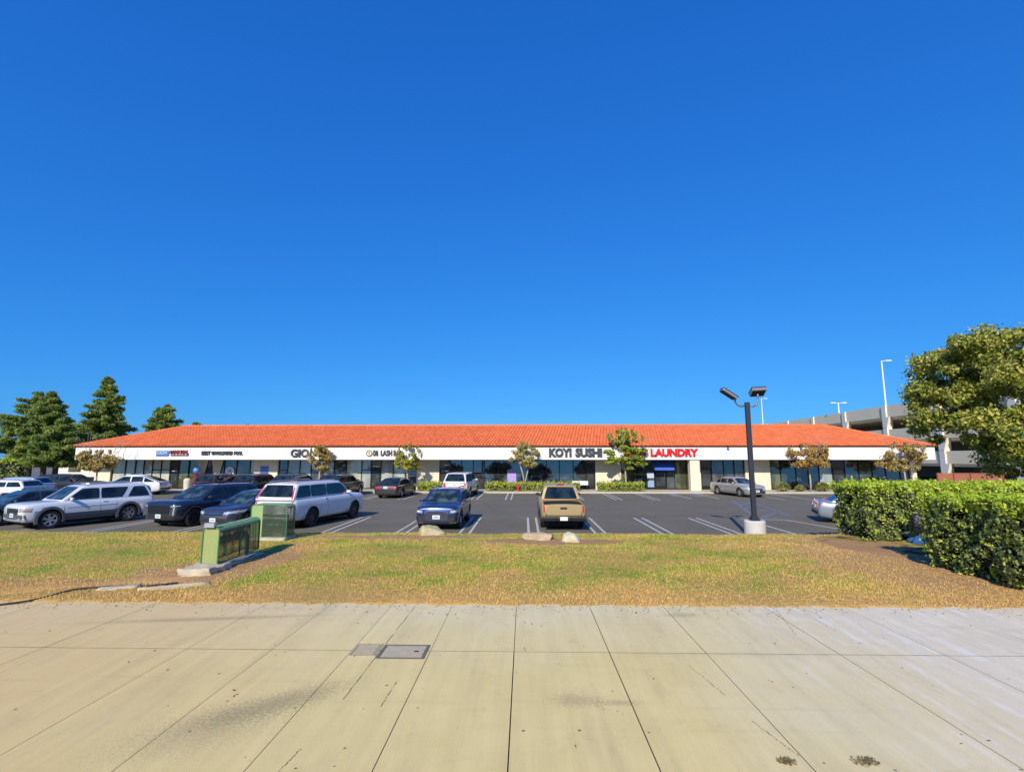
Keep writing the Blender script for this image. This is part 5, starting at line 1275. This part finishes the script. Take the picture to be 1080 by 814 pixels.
# local: face plane x = 0, runs along y from -26 to 62 ; building extends to +x
for (z0, z1, out) in ((8.85,10.5,0), (5.45,7.05,0), (2.3,3.85,0)):
    q = MB(); q.box(0, .35, -26, 62, z0, z1); q.box(0, 40, -26.35, -26.0, z0, z1); q.box(0, 40, 62, 62.35, z0, z1); q.build('spandrel', conc, gar)
for z in (8.5, 5.1, 1.95):
    q = MB(); q.box(.36, 40, -25.9, 61.9, z, z+.34); q.build('deck', conc, gar)
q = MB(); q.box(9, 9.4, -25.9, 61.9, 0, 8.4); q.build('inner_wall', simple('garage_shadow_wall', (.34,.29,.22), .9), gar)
yc = [-25.5+10.6*i for i in range(9)]
for y in yc:
    q = MB()
    q.add([(-.15,y-.45,0), (-.15,y+.45,0), (.7,y+.45,0), (.7,y-.45,0), (-.15,y-.45,8.8), (-.15,y+.45,8.8), (.7,y+.45,8.8), (.7,y-.45,8.8)], [(0,3,2,1), (4,5,6,7), (0,1,5,4), (1,2,6,5), (2,3,7,6), (3,0,4,7)])
    for z in (5.45, 2.3, 8.85):   # flared haunches under each spandrel
        q.add([(-.17,y-.45,z-1.5), (-.17,y-1.1,z), (-.17,y+.45,z), (-.17,y+.45,z-1.5), (.2,y-.45,z-1.5), (.2,y-1.1,z), (.2,y+.45,z), (.2,y+.45,z-1.5)], [(0,1,2,3), (7,6,5,4), (0,4,5,1), (3,2,6,7)])
    q.box(-.16, .36, y-.5, y+.5, 8.8, 10.52)
    q.build('column', conc_w, gar)
white_m = simple('white_pole', (.78,.78,.78), .4)
def deck_lamp(x, y, z, h, n, label, dark=False):
    e = empty('deck_lamp', (x, y, z)); tag(e, label, 'lamp post')
    mt = white_m if not dark else pole_m
    q = MB(); q.tube([(0,0,0), (0,0,h)], [.12,.09], 8); q.build('pole', mt, e)
    for k_ in range(n):
        s_ = 1 if k_ == 0 else -1
        q = MB(); q.tube([(0,0,h-.05), (s_*.6,0,h+.02)], .05, 6); q.obox((s_*.95, 0, h+.02), (.42,0,0), (0,.2,0), (0,0,.07)); q.build('lamp_head', mt, e, bevel=.02)
deck_lamp(53.1, 76.2, 9.7, 7.0, 1, 'tall white single headed lamp standing on the garage parapet')
deck_lamp(54.3, 89.5, 9.4, 2.4, 2, 'double headed white lamp on the garage roof, left of the tall one')
deck_lamp(55.7, 121.0, -.5, 16.6, 1, 'thin white lamp pole rising behind the dark lamp post')
deck_lamp(59.5, 117.5, 8.6, 1.6, 2, 'tiny dark lamp fitting on the garage just right of the dark lamp post', True)
# red timber enclosure
e = empty('timber_fence', (36.2, 46.5, -.5)); tag(e, 'reddish timber screen fence beyond the right end of the shops', 'fence')
red_w = simple('red_timber', (.36,.13,.075), .85, var=.25, vs=5)
q = MB()
for i in range(38): q.box(i*.15-.0, i*.15+.138, -.02, .02, .02, 1.62+.01*math.sin(i)); 
q.build('boards', red_w, e)
q = MB(); q.box(0, 5.7, .022, .07, .4, .5); q.box(0, 5.7, .022, .07, 1.2, 1.3); q.box(-.02, 5.72, -.05, .05, 1.635, 1.68); q.build('rail', red_w, e)
for x in (0, 1.42, 2.84, 4.26, 5.64):
    q = MB(); q.box(x-.05, x+.05, -.09, -.024, 0, 1.7); q.build('post', simple('red_timber_dark', (.26,.07,.04), .85), e)
# bins and stands by the left shopfront
bin_m = simple('cream_bin', (.62,.56,.46), .7)
for i, (x, lab) in enumerate(((-30.4, 'cream litter bin left of the drapes on the walkway'), (-28.9, 'cream litter bin between the two drapes'))):
    q = MB(); q.lathe([(0,0), (.26,0), (.30,.75), (.30,.8), (.22,.95), (0,1.0)], n=20); o = q.build('litter_bin', bin_m, smooth=False); o.location = (x, 46.2, WALK); tag(o, lab, 'bin')
e = empty('gumball_machine', (-29.7, 46.3, WALK)); tag(e, 'tall stand with a blue globe top and dark red body on the walkway', 'vending stand')
q = MB(); q.lathe([(0,.0), (.22,0), (.2,.05), (.06,.1), (.06,.9), (.2,.95), (.22,1.35), (0,1.4)], n=18); q.build('stand', simple('dark_red_metal', (.20,.03,.03), .4), e)
q = MB(); q.lathe([(0,1.38), (.2,1.42), (.30,1.6), (.30,1.72), (.2,1.92), (0,1.98)], n=20); q.build('globe', simple('blue_globe', (.10,.22,.55), .2), e, smooth=True)
# white table inside-the-doorway display at the sushi shop
e = empty('display_table', (4.9, 46.4, WALK)); tag(e, 'white draped table outside the sushi shop door', 'table')
q = MB(); q.box(-.7, .7, -.3, .3, .72, .76); q.build('tabletop', ltr_white, e)
for x in (-.62, .62):
    for y in (-.24, .24):
        q = MB(); q.box(x-.02, x+.02, y-.02, y+.02, 0, .72); q.build('leg', black_pl, e)
q = MB(); q.box(-.7, .7, -.32, -.302, .42, .77); q.build('cloth', ltr_white, e)
# red hydrant by the forked tree
e = MB(); e.lathe([(0,0), (.13,0), (.13,.05), (.09,.06), (.09,.5), (.12,.52), (.1,.62), (.03,.68), (0,.68)], n=14); e.tube([(-.17,0,.38), (.17,0,.38)], .05, 8)
o = e.build('fire_hydrant', simple('hydrant_red', (.5,.04,.03), .5)); o.location = (-.55, 44.02+.05, WALK); tag(o, 'small red hydrant beside the forked tree', 'hydrant')

# trees across the street (seen as reflections in the shop glass)
random.seed(3)
far_leaf = leafmat('street_tree_leaf', [(0, (.02,.03,.012)), (1, (.08,.10,.03))], .6, .15, .2)
for i, (x, y, h_, w_) in enumerate(((-34,-30,6.6,7), (-18,-33,5.6,8), (-6,-29,6.4,6), (4,-32,5.4,6), (15,-30,6.6,6), (26,-31,5.4,8), (40,-34,7,8))):
    e = empty('street_tree', (x, y, -.15)); tag(e, 'dark leafy tree across the street behind the viewer', 'tree', 'dark leafy trees across the street')
    q = MB(); q.tube([(0,0,-.1), (.1,0,h_*.5), (0,0,h_*.7)], [.25,.18,.1], 8); q.build('trunk', bark_dark, e)
    rs = np.random.default_rng(i); bl = []
    for k_ in range(22):
        d = rs.normal(size=3); d /= np.linalg.norm(d); bl.append((np.array([0,0,h_*.62])+d*np.array([w_/2, w_/2, h_*.3])*rs.uniform(.3,.85), (1.3,1.3,1.0), 1))
    P, D = blob_points(bl, 110, .2); leaves('crown', P, D+rng.normal(size=P.shape), rng.uniform(.35,.6,len(P)), far_leaf, e)
e = empty('palm_tree', (-9.5, -22, -.15)); tag(e, 'palm tree across the street behind the viewer', 'tree')
q = MB(); q.tube([(0,0,-.1), (.1,0,4), (.2,0,7.5)], [.25,.2,.17], 8); q.build('trunk', bark_dark, e)
q = MB()
for k_ in range(26):
    a = k_*2.4; r_ = random.uniform(1.8, 2.6); el = random.uniform(-.5, .9); p = Vector((.2,0,7.5)); d = Vector((math.cos(a), math.sin(a), el)); w_ = Vector((-math.sin(a), math.cos(a), 0))*.22
    for s_ in range(5): p2 = p+d.normalized()*r_/5; q.quad(p-w_, p+w_, p2+w_*.8, p2-w_*.8); p = p2; d.z -= .28; w_ = w_*.85
q.build('crown', far_leaf, e, normals=False)

# ------------------------------------------------------------------ light, sky, camera
AZ = R(15.5); EL = R(32)
world = bpy.data.worlds.new('World'); scene.world = world; world.use_nodes = True
nt = world.node_tree; bgn = nt.nodes['Background']
sky = nt.nodes.new('ShaderNodeTexSky'); sky.sky_type = 'NISHITA'; sky.sun_disc = False
sky.sun_elevation = EL; sky.sun_rotation = math.pi+AZ; sky.air_density = 1.0; sky.dust_density = .25; sky.ozone_density = 3.0; sky.altitude = 60
ssep = nt.nodes.new('ShaderNodeSeparateColor'); scmb = nt.nodes.new('ShaderNodeCombineColor'); nt.links.new(sky.outputs[0], ssep.inputs[0])
SK = .13
for i, (ka, kb) in enumerate(((.135, .95), (.45, .64), (.95, .42))):   # deep clear autumn blue
    m_ = mth(nt, 'MULTIPLY', ssep.outputs[i], SK); m_ = mth(nt, 'POWER', m_, kb); m_ = mth(nt, 'MULTIPLY', m_, ka/SK); nt.links.new(m_, scmb.inputs[i])
nt.links.new(scmb.outputs[0], bgn.inputs[0]); bgn.inputs[1].default_value = SK
sun = bpy.data.lights.new('sun', 'SUN'); sun.energy = 5.0; sun.angle = R(.5); sun.color = (1, .92, .79)
so = bpy.data.objects.new('sun', sun); COL.objects.link(so)
d = Vector((math.sin(AZ)*math.cos(EL), math.cos(AZ)*math.cos(EL), -math.sin(EL))); so.rotation_euler = d.to_track_quat('-Z', 'Y').to_euler(); so.location = (-10,-40,30)
cam = bpy.data.cameras.new('camera'); cam.sensor_fit = 'HORIZONTAL'; cam.sensor_width = 36; cam.lens = 18.0; cam.clip_end = 3000; cam.clip_start = .1
co = bpy.data.objects.new('camera', cam); COL.objects.link(co); co.location = (0, 0, 2.6)
co.rotation_euler = (R(90)+math.atan(74.5/540), 0, R(1.38)); scene.camera = co
scene.view_settings.view_transform = 'Standard'; scene.view_settings.look = 'None'; scene.view_settings.exposure = 0
